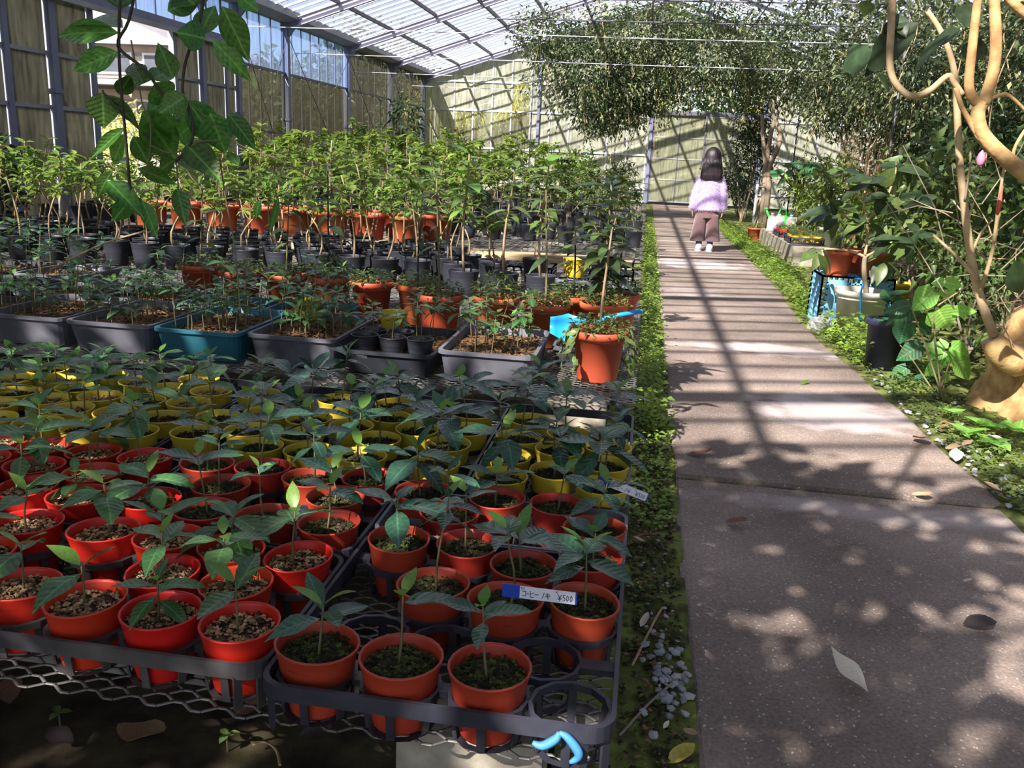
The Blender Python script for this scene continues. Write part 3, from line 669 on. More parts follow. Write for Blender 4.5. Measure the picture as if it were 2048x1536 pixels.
def seedling(parent, z, h, leaves, L=0.062, kinds=None, young=True, m=None, base=(0, 0)):
    """stem with opposite leaves; leaves are sub-parts of the stem"""
    me, pts = stem_for(h, m)
    st = link('stem', me, parent, (base[0], base[1], z))
    az = R.uniform(0, PI); pairs = (leaves + 1) // 2; n = 0
    for p in range(pairs):
        t = 1.0 - 0.16 * p * (0.06 / max(h, 0.05))
        t = max(0.35, t); q = t * (len(pts) - 1); i = int(min(q, len(pts) - 2)); b = pts[i].lerp(pts[i + 1], q - i)
        el = (0.75, 0.25, 0.02, -0.2, -0.3)[min(p, 4)] + R.uniform(-0.18, 0.18)
        sc = L * (0.55, 1.0, 1.0, 0.85, 0.7)[min(p, 4)] * R.uniform(0.85, 1.2)
        for s in (0, 1):
            if n >= leaves: break
            n += 1
            d = sph(az + s * PI + R.uniform(-0.25, 0.25), el + R.uniform(-0.15, 0.15))
            me2 = R.choice(fresh) if (young and p == 0 and R.random() < 0.7) else R.choice(kinds or cof)
            link('leaf', me2, st, mat4=orient(b + d * 0.002, d, (R.uniform(-.2, .2), R.uniform(-.2, .2), 1), sc, sc * R.uniform(0.9, 1.25)))
        az += PI / 2 + R.uniform(-0.3, 0.3)
    return st

red_px = [(45,1167),(171,1192),(323,1218),(481,1239),(623,1283),(788,1307),(957,1328),(326,1140),(471,1167),(213,1056),(335,1070),(466,1096),(605,1112),(55,1042),(163,999),(817,1077),(954,1094),(1088,1112),(1233,1122),(877,1167),(1023,1185),(1175,1202),(704,1049),(910,1042),(1240,1031),(1003,1005),(1103,1012),(56,974),(182,943),(88,890),(192,902),(286,913),(68,928),(15,873),(440,926),(445,969),(550,938),(661,955),(326,1000),(443,1014),(572,1036),(682,995),(776,966),(876,985),(-45,1100),(-60,985),(-40,915)]
yel_px = [(34,786),(73,805),(20,832),(85,845),(163,818),(202,838),(266,813),(312,834),(246,864),(363,805),(420,781),(454,826),(133,784),(318,785),(200,753),(390,862),(505,869),(590,868),(518,786),(591,803),(660,798),(40,752),(85,745),(225,795),(792,808),(758,836),(828,861),(691,908),(898,885),(930,860),(868,925),(1046,875),(1060,838),(1115,895),(1015,910),(1108,940),(1209,890),(1210,927),(1002,953),(1145,868),(945,825),(1203,980),(690,840),(620,838),(540,828),(760,880),(600,905),(520,905),(-30,800),(-40,850),(130,858),(150,755),(270,760),(380,762)]
RIM_Z = BENCH_Z + POT_H + 0.003
P2 = [onz(x, y, RIM_Z).to_2d() for x, y in red_px] + [onz(x, y, RIM_Z).to_2d() for x, y in yel_px]
anchor = [p.copy() for p in P2]
# the carrier trays: x0, x1, y0, y1, colour of the pots they hold, short name
TRAYS = [(-.432, .016, .885, 1.345, 'r', 'corner tray'), (-1.03, -.436, .915, 1.250, 'r', 'soil stained front tray'), (-.432, .016, 1.349, 1.552, 'r', 'pale grey tray'),
         (-.900, -.436, 1.254, 1.590, 'r', 'tray behind the soil stained one'), (-1.75, -.904, 1.254, 1.589, 'r', 'tray at the shaded bench end'),
         (-.311, .016, 1.556, 2.230, 'y', 'tray by the path'), (-1.013, -.315, 1.594, 2.230, 'y', 'middle tray of the bench'), (-1.85, -1.017, 1.604, 2.230, 'y', 'farthest tray from the path')]
INSET = .0572
def rect_gap(p, t): return max(t[0] - p.x, 0, p.x - t[1]) + max(t[2] - p.y, 0, p.y - t[3])
HOME = []
for i, p in enumerate(P2):
    c = 'r' if i < len(red_px) else 'y'
    HOME.append(min((k for k in range(8) if TRAYS[k][4] == c), key=lambda k: (rect_gap(p, TRAYS[k]), abs(p.x - (TRAYS[k][0] + TRAYS[k][1]) / 2))))
for it in range(800):                                   # ease the readings apart: no two pots overlap, each stays inside its own tray
    for i in range(len(P2)):
        for j in range(i + 1, len(P2)):
            d = P2[i] - P2[j]; L = d.length
            if L < 0.1145:
                if L < 1e-4: d = Vector((1, 0.3)); L = 1.0
                e = d / L * (0.1145 - L) * 0.5; P2[i] += e; P2[j] -= e
        if it < 380: P2[i] += (anchor[i] - P2[i]) * 0.01
        t = TRAYS[HOME[i]]; P2[i].x = min(max(P2[i].x, t[0] + INSET), t[1] - INSET); P2[i].y = min(max(P2[i].y, t[2] + INSET), t[3] - INSET)
RED, YEL = P2[:len(red_px)], P2[len(red_px):]

def potted(name, label, group, xy, pots, soil_kind, h, leaves, L, kinds, sink=0.0, young=True):
    t = thing(name, label, 'potted plant', (xy[0], xy[1], BENCH_Z + 0.003), R.uniform(0, 2 * PI), group)
    link('pot', R.choice(pots), t)
    zs = POT_H - 0.016
    if soil_kind == 'gravel':
        s = link('soil', R.choice(soil_d), t, (0, 0, zs)); stuff(link('gravel', R.choice(grav), s))
    elif soil_kind == 'moss':
        s = link('soil', R.choice(moss_d), t, (0, 0, zs)); stuff(link('moss_tufts', R.choice(mossg), s))
        stuff(link('soil_crumbs', R.choice(crumb), s))
    else:
        s = link('soil', R.choice(soil_d), t, (0, 0, zs)); stuff(link('soil_crumbs', R.choice(crumb), s))
    seedling(t, zs, h, leaves, L, kinds, young, base=(R.uniform(-.008, .008), R.uniform(-.008, .008)))
    return t
NUM = {3: 'three', 4: 'four', 5: 'five', 6: 'six', 7: 'seven', 8: 'eight', 9: 'nine', 10: 'ten'}
def size_word(h): return 'short' if h < .075 else ('tall' if h > .105 else 'middling')
def tray_word(p): return TRAYS[HOME[next(k for k in range(len(P2)) if P2[k] is p)]][5]
GR = {0,1,2,3,7,8,9,10,11,12,13,14,27,28,29,30,31,32,33,38,44,45,46}
front = {4: (0.075, 6, 0.07), 5: (0.105, 3, 0.068), 6: (0.10, 6, 0.055), 21: (0.10, 7, 0.07), 1: (0.055, 3, 0.075), 2: (0.06, 7, 0.06), 3: (0.065, 4, 0.075), 0: (0.075, 5, 0.08),
         20: (0.13, 4, 0.06), 19: (0.15, 8, 0.06), 40: (0.1, 4, 0.05), 38: (0.06, 7, 0.08), 11: (0.075, 9, 0.08)}
for i, p in enumerate(RED):
    h, n, L = front.get(i, (R.uniform(0.055, 0.12), R.choice((5, 6, 7, 8)), R.uniform(0.06, 0.08)))
    lb = '%s %s-leaved coffee seedling, %s red pot, %s' % (size_word(h), NUM[n], 'gravel-topped' if i in GR else 'mossy', tray_word(p))
    if i in GR: potted('potted_coffee_seedling', lb, 'gravel topped red pots, ' + lb[:40], p, red_pots, 'gravel', h, n, L * 1.08, cof)
    else: potted('potted_coffee_seedling', lb, 'mossy red pots, ' + lb[:40], p, dusty_pots, 'moss', h, n, L * 1.08, cofb)
for i, p in enumerate(YEL):
    right = p.x > -0.85
    h = R.uniform(0.08, 0.15) if right else R.uniform(0.06, 0.13); n = R.choice((6, 7, 8)); sk = 'moss' if right else R.choice(('soil', 'gravel'))
    lb = '%s %s-leaved coffee seedling, %s yellow pot, %s' % (size_word(h), NUM[n], {'moss': 'mossy', 'soil': 'dark soiled', 'gravel': 'gritty'}[sk], tray_word(p))
    potted('potted_coffee_seedling', lb, 'yellow pots, ' + lb[:44], p, yel_pots, sk, h, n, R.uniform(0.07, 0.10) if right else R.uniform(0.055, 0.075), cofb if right else cof)

# ---- carrier trays: one cell per pot plus the empty cells
def cell_mesh(m, deck=False):
    mb = MB(); n = 12; r0, r1 = 0.0485, (0.0562 if deck else 0.054)
    V = []; Fc = []
    for z in (0.046, 0.056):
        for r in (r0, r1):
            for k in range(n): a = 2 * PI * k / n; V.append((r * math.cos(a), r * math.sin(a), z))
    for k in range(n):
        k2 = (k + 1) % n
        Fc += [(k, k2, n + k2, n + k)[::-1], (2 * n + k, 2 * n + k2, 3 * n + k2, 3 * n + k), (k, k2, 2 * n + k2, 2 * n + k)[::-1], (n + k, n + k2, 3 * n + k2, 3 * n + k)]
    mb.add(V, [q[::-1] for q in Fc])
    for k in range(6):
        a = PI / 6 + k * PI / 3; mb.beam((0.051 * math.cos(a), 0.051 * math.sin(a), 0.05), (0.044 * math.cos(a), 0.044 * math.sin(a), 0.002), 0.011, 0.003, (math.cos(a), math.sin(a), 0))
    V = []
    for k in range(n): a = 2 * PI * k / n; V.append((0.046 * math.cos(a), 0.046 * math.sin(a), 0.0)); V.append((0.036 * math.cos(a), 0.036 * math.sin(a), 0.0))
    mb.add(V, [(2 * k, 2 * ((k + 1) % n), 2 * ((k + 1) % n) + 1, 2 * k + 1) for k in range(n)])
    return mb.mesh('cell', m)
def carrier_tray(n_, m, label, extra=(), deck=False):
    x0, x1, y0, y1 = TRAYS[n_][:4]
    t = thing('carrier_tray', label, 'plant tray', ((x0 + x1) / 2, (y0 + y1) / 2, BENCH_Z), 0, None)
    cx, cy = (x0 + x1) / 2, (y0 + y1) / 2; w, d = (x1 - x0) / 2, (y1 - y0) / 2; rc = 0.032
    prof = []
    for q, (sx, sy) in enumerate(((1, -1), (1, 1), (-1, 1), (-1, -1))):
        for k in range(6):
            a = -PI / 2 + q * PI / 2 + k * PI / 10
            prof.append((sx * (w - rc) + rc * math.cos(a), sy * (d - rc) + rc * math.sin(a)))
    V = []; Fc = []; n = len(prof)
    for off, z in ((0, 0.047), (0, 0.069), (-0.006, 0.069), (-0.006, 0.047)):
        for (x, y) in prof:
            l = math.hypot(x / w, y / d); V.append((x * (1 + off / w), y * (1 + off / d), z))
    for i in range(4):
        for k in range(n):
            k2 = (k + 1) % n; i2 = (i + 1) % 4; Fc.append((i * n + k, i * n + k2, i2 * n + k2, i2 * n + k))
    MB().add(V, Fc).obj('rim', m, t)
    cm = cell_mesh(m, deck); cells = [p for k, p in enumerate(P2) if HOME[k] == n_] + [Vector(e) for e in extra]
    own = len(cells) - len(extra)
    for it in range(200):                                # the empty cells settle between the pots
        for i in range(own, len(cells)):
            for j in range(len(cells)):
                dd = cells[i] - cells[j]
                if i != j and dd.length < .1065: cells[i] += dd.normalized() * (.1065 - dd.length) * .6
            cells[i].x = min(max(cells[i].x, x0 + INSET), x1 - INSET); cells[i].y = min(max(cells[i].y, y0 + INSET), y1 - INSET)
    def clear(a, b, skip):                               # a web must not run through a third pot
        for k, p in enumerate(cells):
            if k in skip: continue
            ab = b - a; u = max(0, min(1, (p - a).dot(ab) / max(ab.length_squared, 1e-9)))
            if (a + ab * u - p).length < .058: return False
        return True
    for p in cells: link('cell', cm, t, (p.x - cx, p.y - cy, 0))
    lg = MB().box(-0.006, 0.006, -0.002, 0.002, 0.0, 0.050).mesh('strut', m)
    for k in range(0, n, 3):
        a, b = prof[k]; o = link('strut', lg, t, (a - .004 * (1 if a > 0 else -1), b - .004 * (1 if b > 0 else -1), 0)); o.rotation_euler = (0, 0, math.atan2(b, a) + PI / 2)
    # webs between neighbouring cells
    for i in range(len(cells)):
        for j in range(i + 1, len(cells)):
            dd = (cells[i] - cells[j]); L = dd.length
            if L < 0.15:
                a = cells[i] - dd / L * 0.052; b = cells[j] + dd / L * 0.052
                if (a - b).length > 0.006 and clear(a, b, (i, j)):
                    MB().beam((a.x - cx, a.y - cy, 0.051), (b.x - cx, b.y - cy, 0.051), 0.02, 0.009).obj('web', m, t)
    for k, p in enumerate(cells):                       # webs to the rim
        for dx, dy in ((1, 0), (-1, 0), (0, 1), (0, -1)):
            g = (x1 - p.x if dx > 0 else p.x - x0) if dx else (y1 - p.y if dy > 0 else p.y - y0)
            if 0.0575 < g < 0.11 and clear(p + Vector((dx, dy)) * .05, p + Vector((dx, dy)) * g, (k,)):
                MB().beam((p.x - cx + dx * 0.05, p.y - cy + dy * 0.05, 0.051), (p.x - cx + dx * (g - 0.004), p.y - cy + dy * (g - 0.004), 0.051), 0.024, 0.009).obj('web', m, t)
    return t
carrier_tray(0, K['tray'], 'black plastic carrier tray at the bench corner with several empty cells', [(-.055, .955), (-.10, 1.045), (-.21, 1.045), (-.325, 1.045)])
carrier_tray(1, K['tray_dirty'], 'soil stained grey carrier tray under the gravel topped red pots', [], True)
carrier_tray(2, K['tray_grey'], 'pale grey carrier tray behind the corner tray')
carrier_tray(3, K['tray'], 'black carrier tray holding mossy red pots mid bench')
carrier_tray(4, K['tray'], 'black carrier tray at the far left end of the red pots')
carrier_tray(5, K['tray'], 'black carrier tray under dark leaved yellow pots beside the path')
carrier_tray(6, K['tray'], 'black carrier tray under yellow pots mid bench')
carrier_tray(7, K['tray'], 'black carrier tray under gritty yellow pots')

# ---- benches of expanded metal on concrete blocks
def mesh_bench(name, label, x0, x1, y0, y1, z, dx=0.062, dy=0.026, blocks=True, t=0.0018, w=0.0046):
    b = thing(name, label, 'bench', ((x0 + x1) / 2, (y0 + y1) / 2, 0), 0)
    cx, cy = (x0 + x1) / 2, (y0 + y1) / 2
    nx = int((x1 - x0) / dx); ny = int((y1 - y0) / dy)
    i, j = np.meshgrid(np.arange(nx + 1), np.arange(2 * ny + 1), indexing='ij'); i = i.ravel(); j = j.ravel()
    X = x0 + (i + 0.5 * (j % 2)) * dx; Y = y0 + j * dy / 2; bo = dx * 0.11
    seg = [np.stack([X - bo, Y, X + bo, Y], 1)]                     # the bonds between strands
    for s in (1, -1): seg.append(np.stack([X + s * bo, Y, X + s * (dx / 2 - bo), Y + dy / 2], 1))
    S = np.concatenate(seg); S = S[(S[:, [0, 2]].max(1) <= x1) & (S[:, [0, 2]].min(1) >= x0) & (S[:, [1, 3]].max(1) <= y1)]
    d = S[:, 2:] - S[:, :2]; d /= np.linalg.norm(d, axis=1, keepdims=True); nrm = np.stack([-d[:, 1], d[:, 0]], 1) * w / 2
    n = len(S); V = np.zeros((n, 8, 3))
    for q, (e, s, zz) in enumerate(((0, 1, z - t), (0, -1, z - t), (0, -1, z + t - 0.002), (0, 1, z + t - 0.002), (1, 1, z - t), (1, -1, z - t), (1, -1, z + t - 0.002), (1, 1, z + t - 0.002))):
        V[:, q, :2] = (S[:, :2] if e == 0 else S[:, 2:]) + s * nrm - np.array([cx, cy]); V[:, q, 2] = zz
    Fq = (np.array([(0, 1, 5, 4), (1, 2, 6, 5), (2, 3, 7, 6), (3, 0, 4, 7)])[None] + (np.arange(n) * 8)[:, None, None]).reshape(-1, 4)
    stuff(link('expanded_mesh', fast_mesh('expanded_mesh', V.reshape(-1, 3), Fq, K['metal']), b))
    for yy in (y0 + 0.12, y1 - 0.06):
        MB().box(x0 - cx + 0.02, x1 - cx - 0.02, yy - cy - 0.015, yy - cy + 0.015, z - 0.04, z - 0.006).obj('rail', K['metal'], b)
    if blocks:
        k = max(2, int((x1 - x0) / 0.9) + 1); hb = z - 0.04
        for q in range(k):
            xx = x0 + 0.13 + (x1 - x0 - 0.32) * q / (k - 1)
            for yy in (y0 + 0.12, y1 - 0.1):
                MB().box(xx - cx - 0.1, xx - cx + 0.1, yy - cy - 0.05, yy - cy + 0.05, -0.01, hb).obj('concrete_block', K['concrete_block'], b)
    return b
mesh_bench('mesh_bench', 'low expanded metal bench under the red and yellow pots', -2.2, 0.015, 0.908, 2.3, BENCH_Z - 0.002)
mesh_bench('mesh_bench', 'low expanded metal bench under the planter boxes and terracotta pots', -4.6, 0.02, 2.58, 4.43, BENCH_Z - 0.002, 0.05, 0.03)
mesh_bench('mesh_bench', 'low expanded metal bench under the black pots with pale trunks', -5.5, 0.02, 4.45, 6.05, BENCH_Z - 0.002, 0.08, 0.05, w=0.006)
for a, b, lb in ((6.75, 8.3, 'terracotta pots and tall saplings'), (8.9, 10.6, 'far black pots beside the girl'), (11.3, 13.2, 'leafy far saplings'), (14.0, 16.4, 'farthest saplings near the back wall')):
    mesh_bench('mesh_bench', 'low metal bench under the ' + lb, -5.5, 0.02, a, b, BENCH_Z - 0.002, 0.14, 0.09, w=0.012)
# ---- price labels with handwritten text
GLYPH = {
 'ko': [[(0, .9), (1, .9), (.95, .1)], [(0, .12), (1, .1)]], 'bar': [[(0, .5), (1, .55)]],
 'hi': [[(.1, 1), (.12, .1), (.3, 0), (1, .05)], [(.95, .8), (.15, .5)]], 'no': [[(.9, 1), (.6, .4), (.1, 0)]],
 'ki': [[(.05, .68), (.95, .78)], [(0, .36), (1, .46)], [(.4, 1), (.62, -.05)]],
 'yen': [[(0, 1), (.5, .5), (1, 1)], [(.5, .5), (.5, -.1)], [(.05, .42), (.95, .42)], [(.05, .2), (.95, .2)]],
 '5': [[(.9, 1), (.2, 1), (.15, .58), (.6, .62), (.9, .35), (.7, .05), (.1, .02)]],
 '0': [[(.5, 1), (.1, .7), (.1, .25), (.5, 0), (.9, .3), (.9, .75), (.5, 1)]],
}
TEXT = [('ko', .27, .318), ('bar', .33, .36), ('hi', .372, .425), ('bar', .44, .485), ('no', .53, .565), ('ki', .58, .64), ('yen', .745, .795), ('5', .81, .845), ('0', .857, .888), ('0', .905, .938)]
SMALL = [('ki', .25, .263), ('no', .268, .279), ('ko', .285, .297), ('ki', .715, .727), ('ko', .732, .744)]
def price_label(label, tl, tr, bl, y):
    a, b, c = ony(*tl, y), ony(*tr, y), ony(*bl, y)
    x = (b - a); W = x.length; x.normalize(); n = x.cross(c - a).normalized()
    if n.y > 0: n = -n
    up = n.cross(x); up = up if up.z > 0 else -up; H = (c - a).length; o = (a + b + c + (b + c - a)) / 4
    t = thing('price_label', label, 'price label', o - up * H / 2)
    M3 = Matrix(((x.x, -n.x, up.x, 0), (x.y, -n.y, up.y, 0), (x.z, -n.z, up.z, 0), (0, 0, 0, 1)))
    t.matrix_world = Matrix.Translation(o - up * H / 2) @ M3
    def P(u, v, d=0): return ((u - .5) * W, d, v * H)
    MB().box((.235 - .5) * W, (.975 - .5) * W, 0, 0.0012, 0, H).obj('card', K['label_white'], t)
    MB().box(-.5 * W, (.235 - .5) * W, -0.0002, 0.0013, -0.03 * H, 1.04 * H).obj('tape', K['label_blue'], t)
    MB().box((.975 - .5) * W, .5 * W, -0.0002, 0.0013, 0, H).obj('tape', K['label_blue'], t)
    for text, v0, v1, th in ((TEXT, .2, .68, 0.042), (SMALL, .78, .93, 0.018)):
        mb = MB()
        for g, u0, u1 in text:
            for st in GLYPH[g]:
                for (p, q) in zip(st[:-1], st[1:]):
                    A = Vector(P(u0 + (u1 - u0) * p[0], v0 + (v1 - v0) * p[1], -0.0003)); B = Vector(P(u0 + (u1 - u0) * q[0], v0 + (v1 - v0) * q[1], -0.0003))
                    d = (B - A).normalized() * th * H * 0.5; mb.beam(A - d, B + d, th * H, 0.0004, (0, 1, 0))
        mb.obj('lettering', K['ink'], t)
    return t
price_label('white price label with blue ends in the corner tray', (1003, 1168), (1153, 1186), (1006, 1192), 1.075)
price_label('white price label half hidden by leaves beside the yellow pots', (1200, 950), (1297, 988), (1198, 966), 1.56)

# ---- planter boxes
def planter_box(x0, x1, y0, y1, h, m, label, soil=None, z=BENCH_Z):
    t = thing('planter_box', label, 'planter box', ((x0 + x1) / 2, (y0 + y1) / 2, z + 0.002)); w, d = (x1 - x0) / 2, (y1 - y0) / 2
    mb = MB(); tp = 0.88
    rings = [(w * tp, d * tp, 0.0), (w - 0.008, d - 0.008, h - 0.012), (w, d, h - 0.012), (w, d, h), (w - 0.012, d - 0.012, h), (w - 0.016, d - 0.016, h - 0.02), (w * tp - 0.004, d * tp - 0.004, 0.006)]
    V = []; Fc = []; N = 16
    for (a, b, zz) in rings:
        rc = 0.03
        for q, (sx, sy) in enumerate(((1, -1), (1, 1), (-1, 1), (-1, -1))):
            for k in range(4):
                an = -PI / 2 + q * PI / 2 + k * PI / 6; V.append((sx * (a - rc) + rc * math.cos(an), sy * (b - rc) + rc * math.sin(an), zz))
    for i in range(len(rings) - 1):
        for k in range(N): k2 = (k + 1) % N; Fc.append((i * N + k, i * N + k2, (i + 1) * N + k2, (i + 1) * N + k))
    Fc.append(tuple(range(N - 1, -1, -1)))
    mb.add(V, Fc).obj('body', m, t)
    rr = random.Random(int(abs(x0 * 977 + y0 * 131))); ws, ds = w - 0.02, d - 0.02
    V, Fq = grid_mesh(-ws, ws, -ds, ds, 12, 16, lambda x, y: h - 0.026 + rr.uniform(-.004, .004))
    s = link('soil', fast_mesh('soil', V, Fq, soil or K['soil_box'], True), t)
    mb = MB()
    for q in range(260): mb.ico((rr.uniform(-ws, ws) * .97, rr.uniform(-ds, ds) * .97, h - 0.022), rr.uniform(.003, .008), .3, rr, (1, 1, .5))
    stuff(mb.obj('bark_crumbs', soil or K['soil_box'], s))
    return t
small_leaf = [leaf_mesh('leaf', K['coffee'], L=1, W=w, n=5, peak=.45, fold=.2, droop=d) for w, d in ((.42, .2), (.5, .35))]
mid_leaf = [leaf_mesh('leaf', K['leaf_mid'], L=1, W=w, n=5, peak=.45, fold=.2, droop=d) for w, d in ((.42, .2), (.5, .35))]
# small pots that stand inside the boxes
BLACK_IN = [(-.8895, 2.712), (-.7945, 2.712), (-.6995, 2.714), (-.8895, 2.808), (-.793, 2.81)]
YELLOW_IN = [(-.885, 3.035, .054), (-1.215, 3.035, .079)]
boxes = [(-0.625, -0.305, 'grey'), (-0.955, -0.64, 'black'), (-1.285, -0.97, 'grey'), (-1.61, -1.30, 'teal'), (-1.94, -1.625, 'grey'), (-2.27, -1.955, 'grey'), (-2.60, -2.285, 'black')]
blabel = ['grey planter box at the open end of the row beside the terracotta pot', 'black planter tray of small pots in the box row', 'grey planter box beside the teal one, towards the path', 'teal planter box of seedlings on the mesh bench',
          'grey planter box beside the teal one, away from the path', 'second grey planter box beyond the teal one', 'black planter box at the shaded end of the row']
def box_seedling(x, y, z, label, group, h=None, n=None, L=None, kinds=None, m=None):
    t = thing('box_seedling', label, 'seedling', (x, y, z), R.uniform(0, 6.28), group)
    seedling(t, 0, h or R.uniform(.07, .17), n or R.choice((5, 6, 7, 8)), L or R.uniform(.035, .06), kinds or small_leaf, R.random() < .5, m)
    return t
for q, (x0, x1, c) in enumerate(boxes):
    yb = 2.63 + 0.01 * (q % 3); h = .105 if c != 'black' else .08
    planter_box(x0, x1, yb, yb + .47, h, K['box_' + c], blabel[q])
    lab = 'young leafy seedling rooted in the ' + ('grey planter box beside the terracotta pot', 'black planter tray', 'grey planter box between the teal and black ones', 'teal planter box', 'grey box on the far side of the teal one', 'second grey box beyond the teal one', 'black box at the shaded end')[q]
    cnt = (22, 14, 30, 26, 28, 24, 16)[q]; pts = []
    while len(pts) < cnt:
        p = Vector((R.uniform(x0 + .04, x1 - .04), R.uniform(yb + .05, yb + .43)))
        if all((p - o).length > .034 for o in pts) and all((p - Vector(o[:2])).length > .066 for o in BLACK_IN + YELLOW_IN): pts.append(p)
    if q == 1: pts = pts[:9] + [Vector(o) for o in BLACK_IN]
    for p in pts: box_seedling(p.x, p.y, BENCH_Z + (h - .024 if not (q == 1 and tuple(p) in [tuple(Vector(o)) for o in BLACK_IN]) else .048 + .064), lab, 'seedlings in the ' + blabel[q], kinds=small_leaf + mid_leaf if q < 2 else small_leaf)
# boxes of the second row, behind, and at the shaded left
k = 0
for (xa, xb, yy) in [(-4.35 + .36 * i, -4.02 + .36 * i, 3.16) for i in range(9)] + [(-4.35 + .36 * i, -4.02 + .36 * i, 3.62) for i in range(5)]:
    m = ('black', 'grey', 'black', 'teal')[k % 4] if k != 8 else 'teal'; row = 'middle' if yy < 3.4 else 'rear'
    dp = .30 if (yy < 3.4 and xa > -1.9) else .40; yy = 3.145 if dp < .35 else yy
    planter_box(xa, xb, yy, yy + dp, .085, K['box_' + m], '%s planter box full of seedlings in the %s box row' % (m, row))['group'] = '%s boxes of the %s row' % (m, row)
    pts = []
    while len(pts) < 11:
        p = Vector((R.uniform(xa + .04, xb - .04), R.uniform(yy + .05, yy + dp - .05)))
        if all((p - o).length > (.055 if dp > .35 else .045) for o in pts): pts.append(p)
    for p in pts:
        box_seedling(p.x, p.y, BENCH_Z + .061, 'shaded leafy seedling in a %s planter box of the %s box row' % (m, row), 'seedlings in the %s boxes of the %s row' % (m, row), R.uniform(.10, .24), R.choice((5, 6, 7)), R.uniform(.05, .075), cofb if R.random() < .5 else small_leaf)
    k += 1
# empty grey tray standing behind the open end, with the blue scoop
planter_box(-0.29, -0.02, 2.975, 3.205, .07, K['box_grey'], 'shallow grey tray under the blue scoop beside the path')
# little black pots in the black tray
lp = pot_mesh('pot', K['black_pot'], .045, .075, .033)
for (x, y) in BLACK_IN:
    t = thing('small_black_pot', 'small black pot standing in the black planter tray', 'pot', (x, y, BENCH_Z + .048), 0, 'small black pots in the tray')
    link('pot', lp, t); link('soil', soil_d[0], t, (0, 0, .062)).scale = (.85, .85, 1)
# yellow pots among the boxes
for (x, y, zb) in YELLOW_IN:
    t = thing('yellow_pot', 'faded yellow pot standing in the %s' % ('black planter tray' if zb < .06 else 'grey planter box next to it'), 'pot', (x, y, BENCH_Z + zb), 0)
    link('pot', R.choice(yel_pots), t); link('soil', R.choice(moss_d), t, (0, 0, POT_H - .016))
# blue scoop lying on the pot and tray
a, b, c = ony(1110, 668, 3.05), ony(1180, 645, 3.08), ony(1285, 622, 3.1)
t = thing('blue_scoop', 'bright blue long handled plastic scoop beside the path', 'scoop', a)
MB().tube([b - a, (b - a).lerp(c - a, .5) + Vector((0, 0, .004)), c - a], [.007, .009, .008], 8).obj('handle', K['bright_blue'], t, True)
bl = MB(); V = []; Fc = []
for i in range(7):
    for j in range(7):
        u, v = i / 6 - .5, j / 6 - .5; V.append((u * .13, v * .10 * (1.1 - abs(u)), .35 * (u * u + v * v) * .3))
for i in range(6):
    for j in range(6): q = i * 7 + j; Fc.append((q, q + 1, q + 8, q + 7))
bo = bl.add(V, Fc).obj('bowl', K['bright_blue'], t, True, (b - a) * .35); bo.rotation_euler = (math.radians(62), 0, math.radians(8))
sm = bo.modifiers.new('thickness', 'SOLIDIFY'); sm.thickness = .003

# ---- terracotta pots
TER_R, TER_H = .097, .17
ter = [pot_mesh('pot', K['terracotta'], TER_R, TER_H, .068, lip=.010, n=28, depth=.02), pot_mesh('pot', K['terracotta'], TER_R, TER_H, .066, lip=.009, n=28, depth=.02, wob=.01)]
ter_soil = disc_soil('soil', K['soil'], .083, .004, 20, 4)
def weeds(r, cnt, hmax, seed, m, lw=.5, L=(.012, .03)):
    g = np.random.default_rng(seed); a = g.uniform(0, 2 * PI, cnt); q = r * np.sqrt(g.uniform(0, 1, cnt)); hz = hmax * g.uniform(.1, 1, cnt) * (1 - .4 * q / r)
    pos = np.stack([q * 1.1 * np.cos(a), q * 1.1 * np.sin(a), hz], 1); d = np.stack([np.cos(a + g.normal(0, 1, cnt)), np.sin(a + g.normal(0, 1, cnt)), g.uniform(-.3, .6, cnt)], 1)
    ln = g.uniform(*L, cnt); V, Fq = leaf_cloud(pos, d, np.stack([g.normal(0, .4, cnt), g.normal(0, .4, cnt), np.ones(cnt)], 1), ln, ln * lw)
    return fast_mesh('weeds', V, Fq, m)
weedm = [weeds(.085, 330, .085, i, K['leaf_mid']) for i in range(3)] + [weeds(.085, 420, .12, i + 9, K['leaf_mid'], .35, (.015, .035)) for i in range(2)]
long_leaf = [leaf_mesh('leaf', K['leaf_dark'], L=1, W=w, n=7, peak=.4, fold=.25, droop=d) for w, d in ((.3, .35), (.36, .55), (.42, .3))]
long_mid = [leaf_mesh('leaf', K['leaf_mid'], L=1, W=w, n=7, peak=.4, fold=.25, droop=d) for w, d in ((.34, .35), (.4, .5))]
def tall_plant(t, z, h, nl, L, kinds, bare=.45, r0=.004, m=None, elev=(-.5, .4), base=(0, 0), seed=0):
    me, pts = stem_mesh(h, r0, .06, seed, m or K['stem_green'])
    st = link('stem', me, t, (base[0], base[1], z)); az = R.uniform(0, 6)
    for i in range(nl):
        u = bare + (1 - bare) * i / max(1, nl - 1); q = u * (len(pts) - 1); k = int(min(q, len(pts) - 2)); b = pts[k].lerp(pts[k + 1], q - k)
        az += 2.4 + R.uniform(-.3, .3); el = elev[0] + (elev[1] - elev[0]) * u + R.uniform(-.25, .25); d = sph(az, el); s = L * R.uniform(.7, 1.15)
        link('leaf', R.choice(kinds), st, mat4=orient(b, d, (R.uniform(-.2, .2), R.uniform(-.2, .2), 1), s, s * R.uniform(.9, 1.1)))
    return st
ter_px = [(401,529),(482,541),(575,548),(659,553),(752,563),(828,568),(880,588),(992,593),(1092,606),(1145,590),(1208,606),(1252,588),(1200,660)]
TP = [onz(x, y, BENCH_Z + TER_H).to_2d() for x, y in ter_px]; anc = [p.copy() for p in TP]
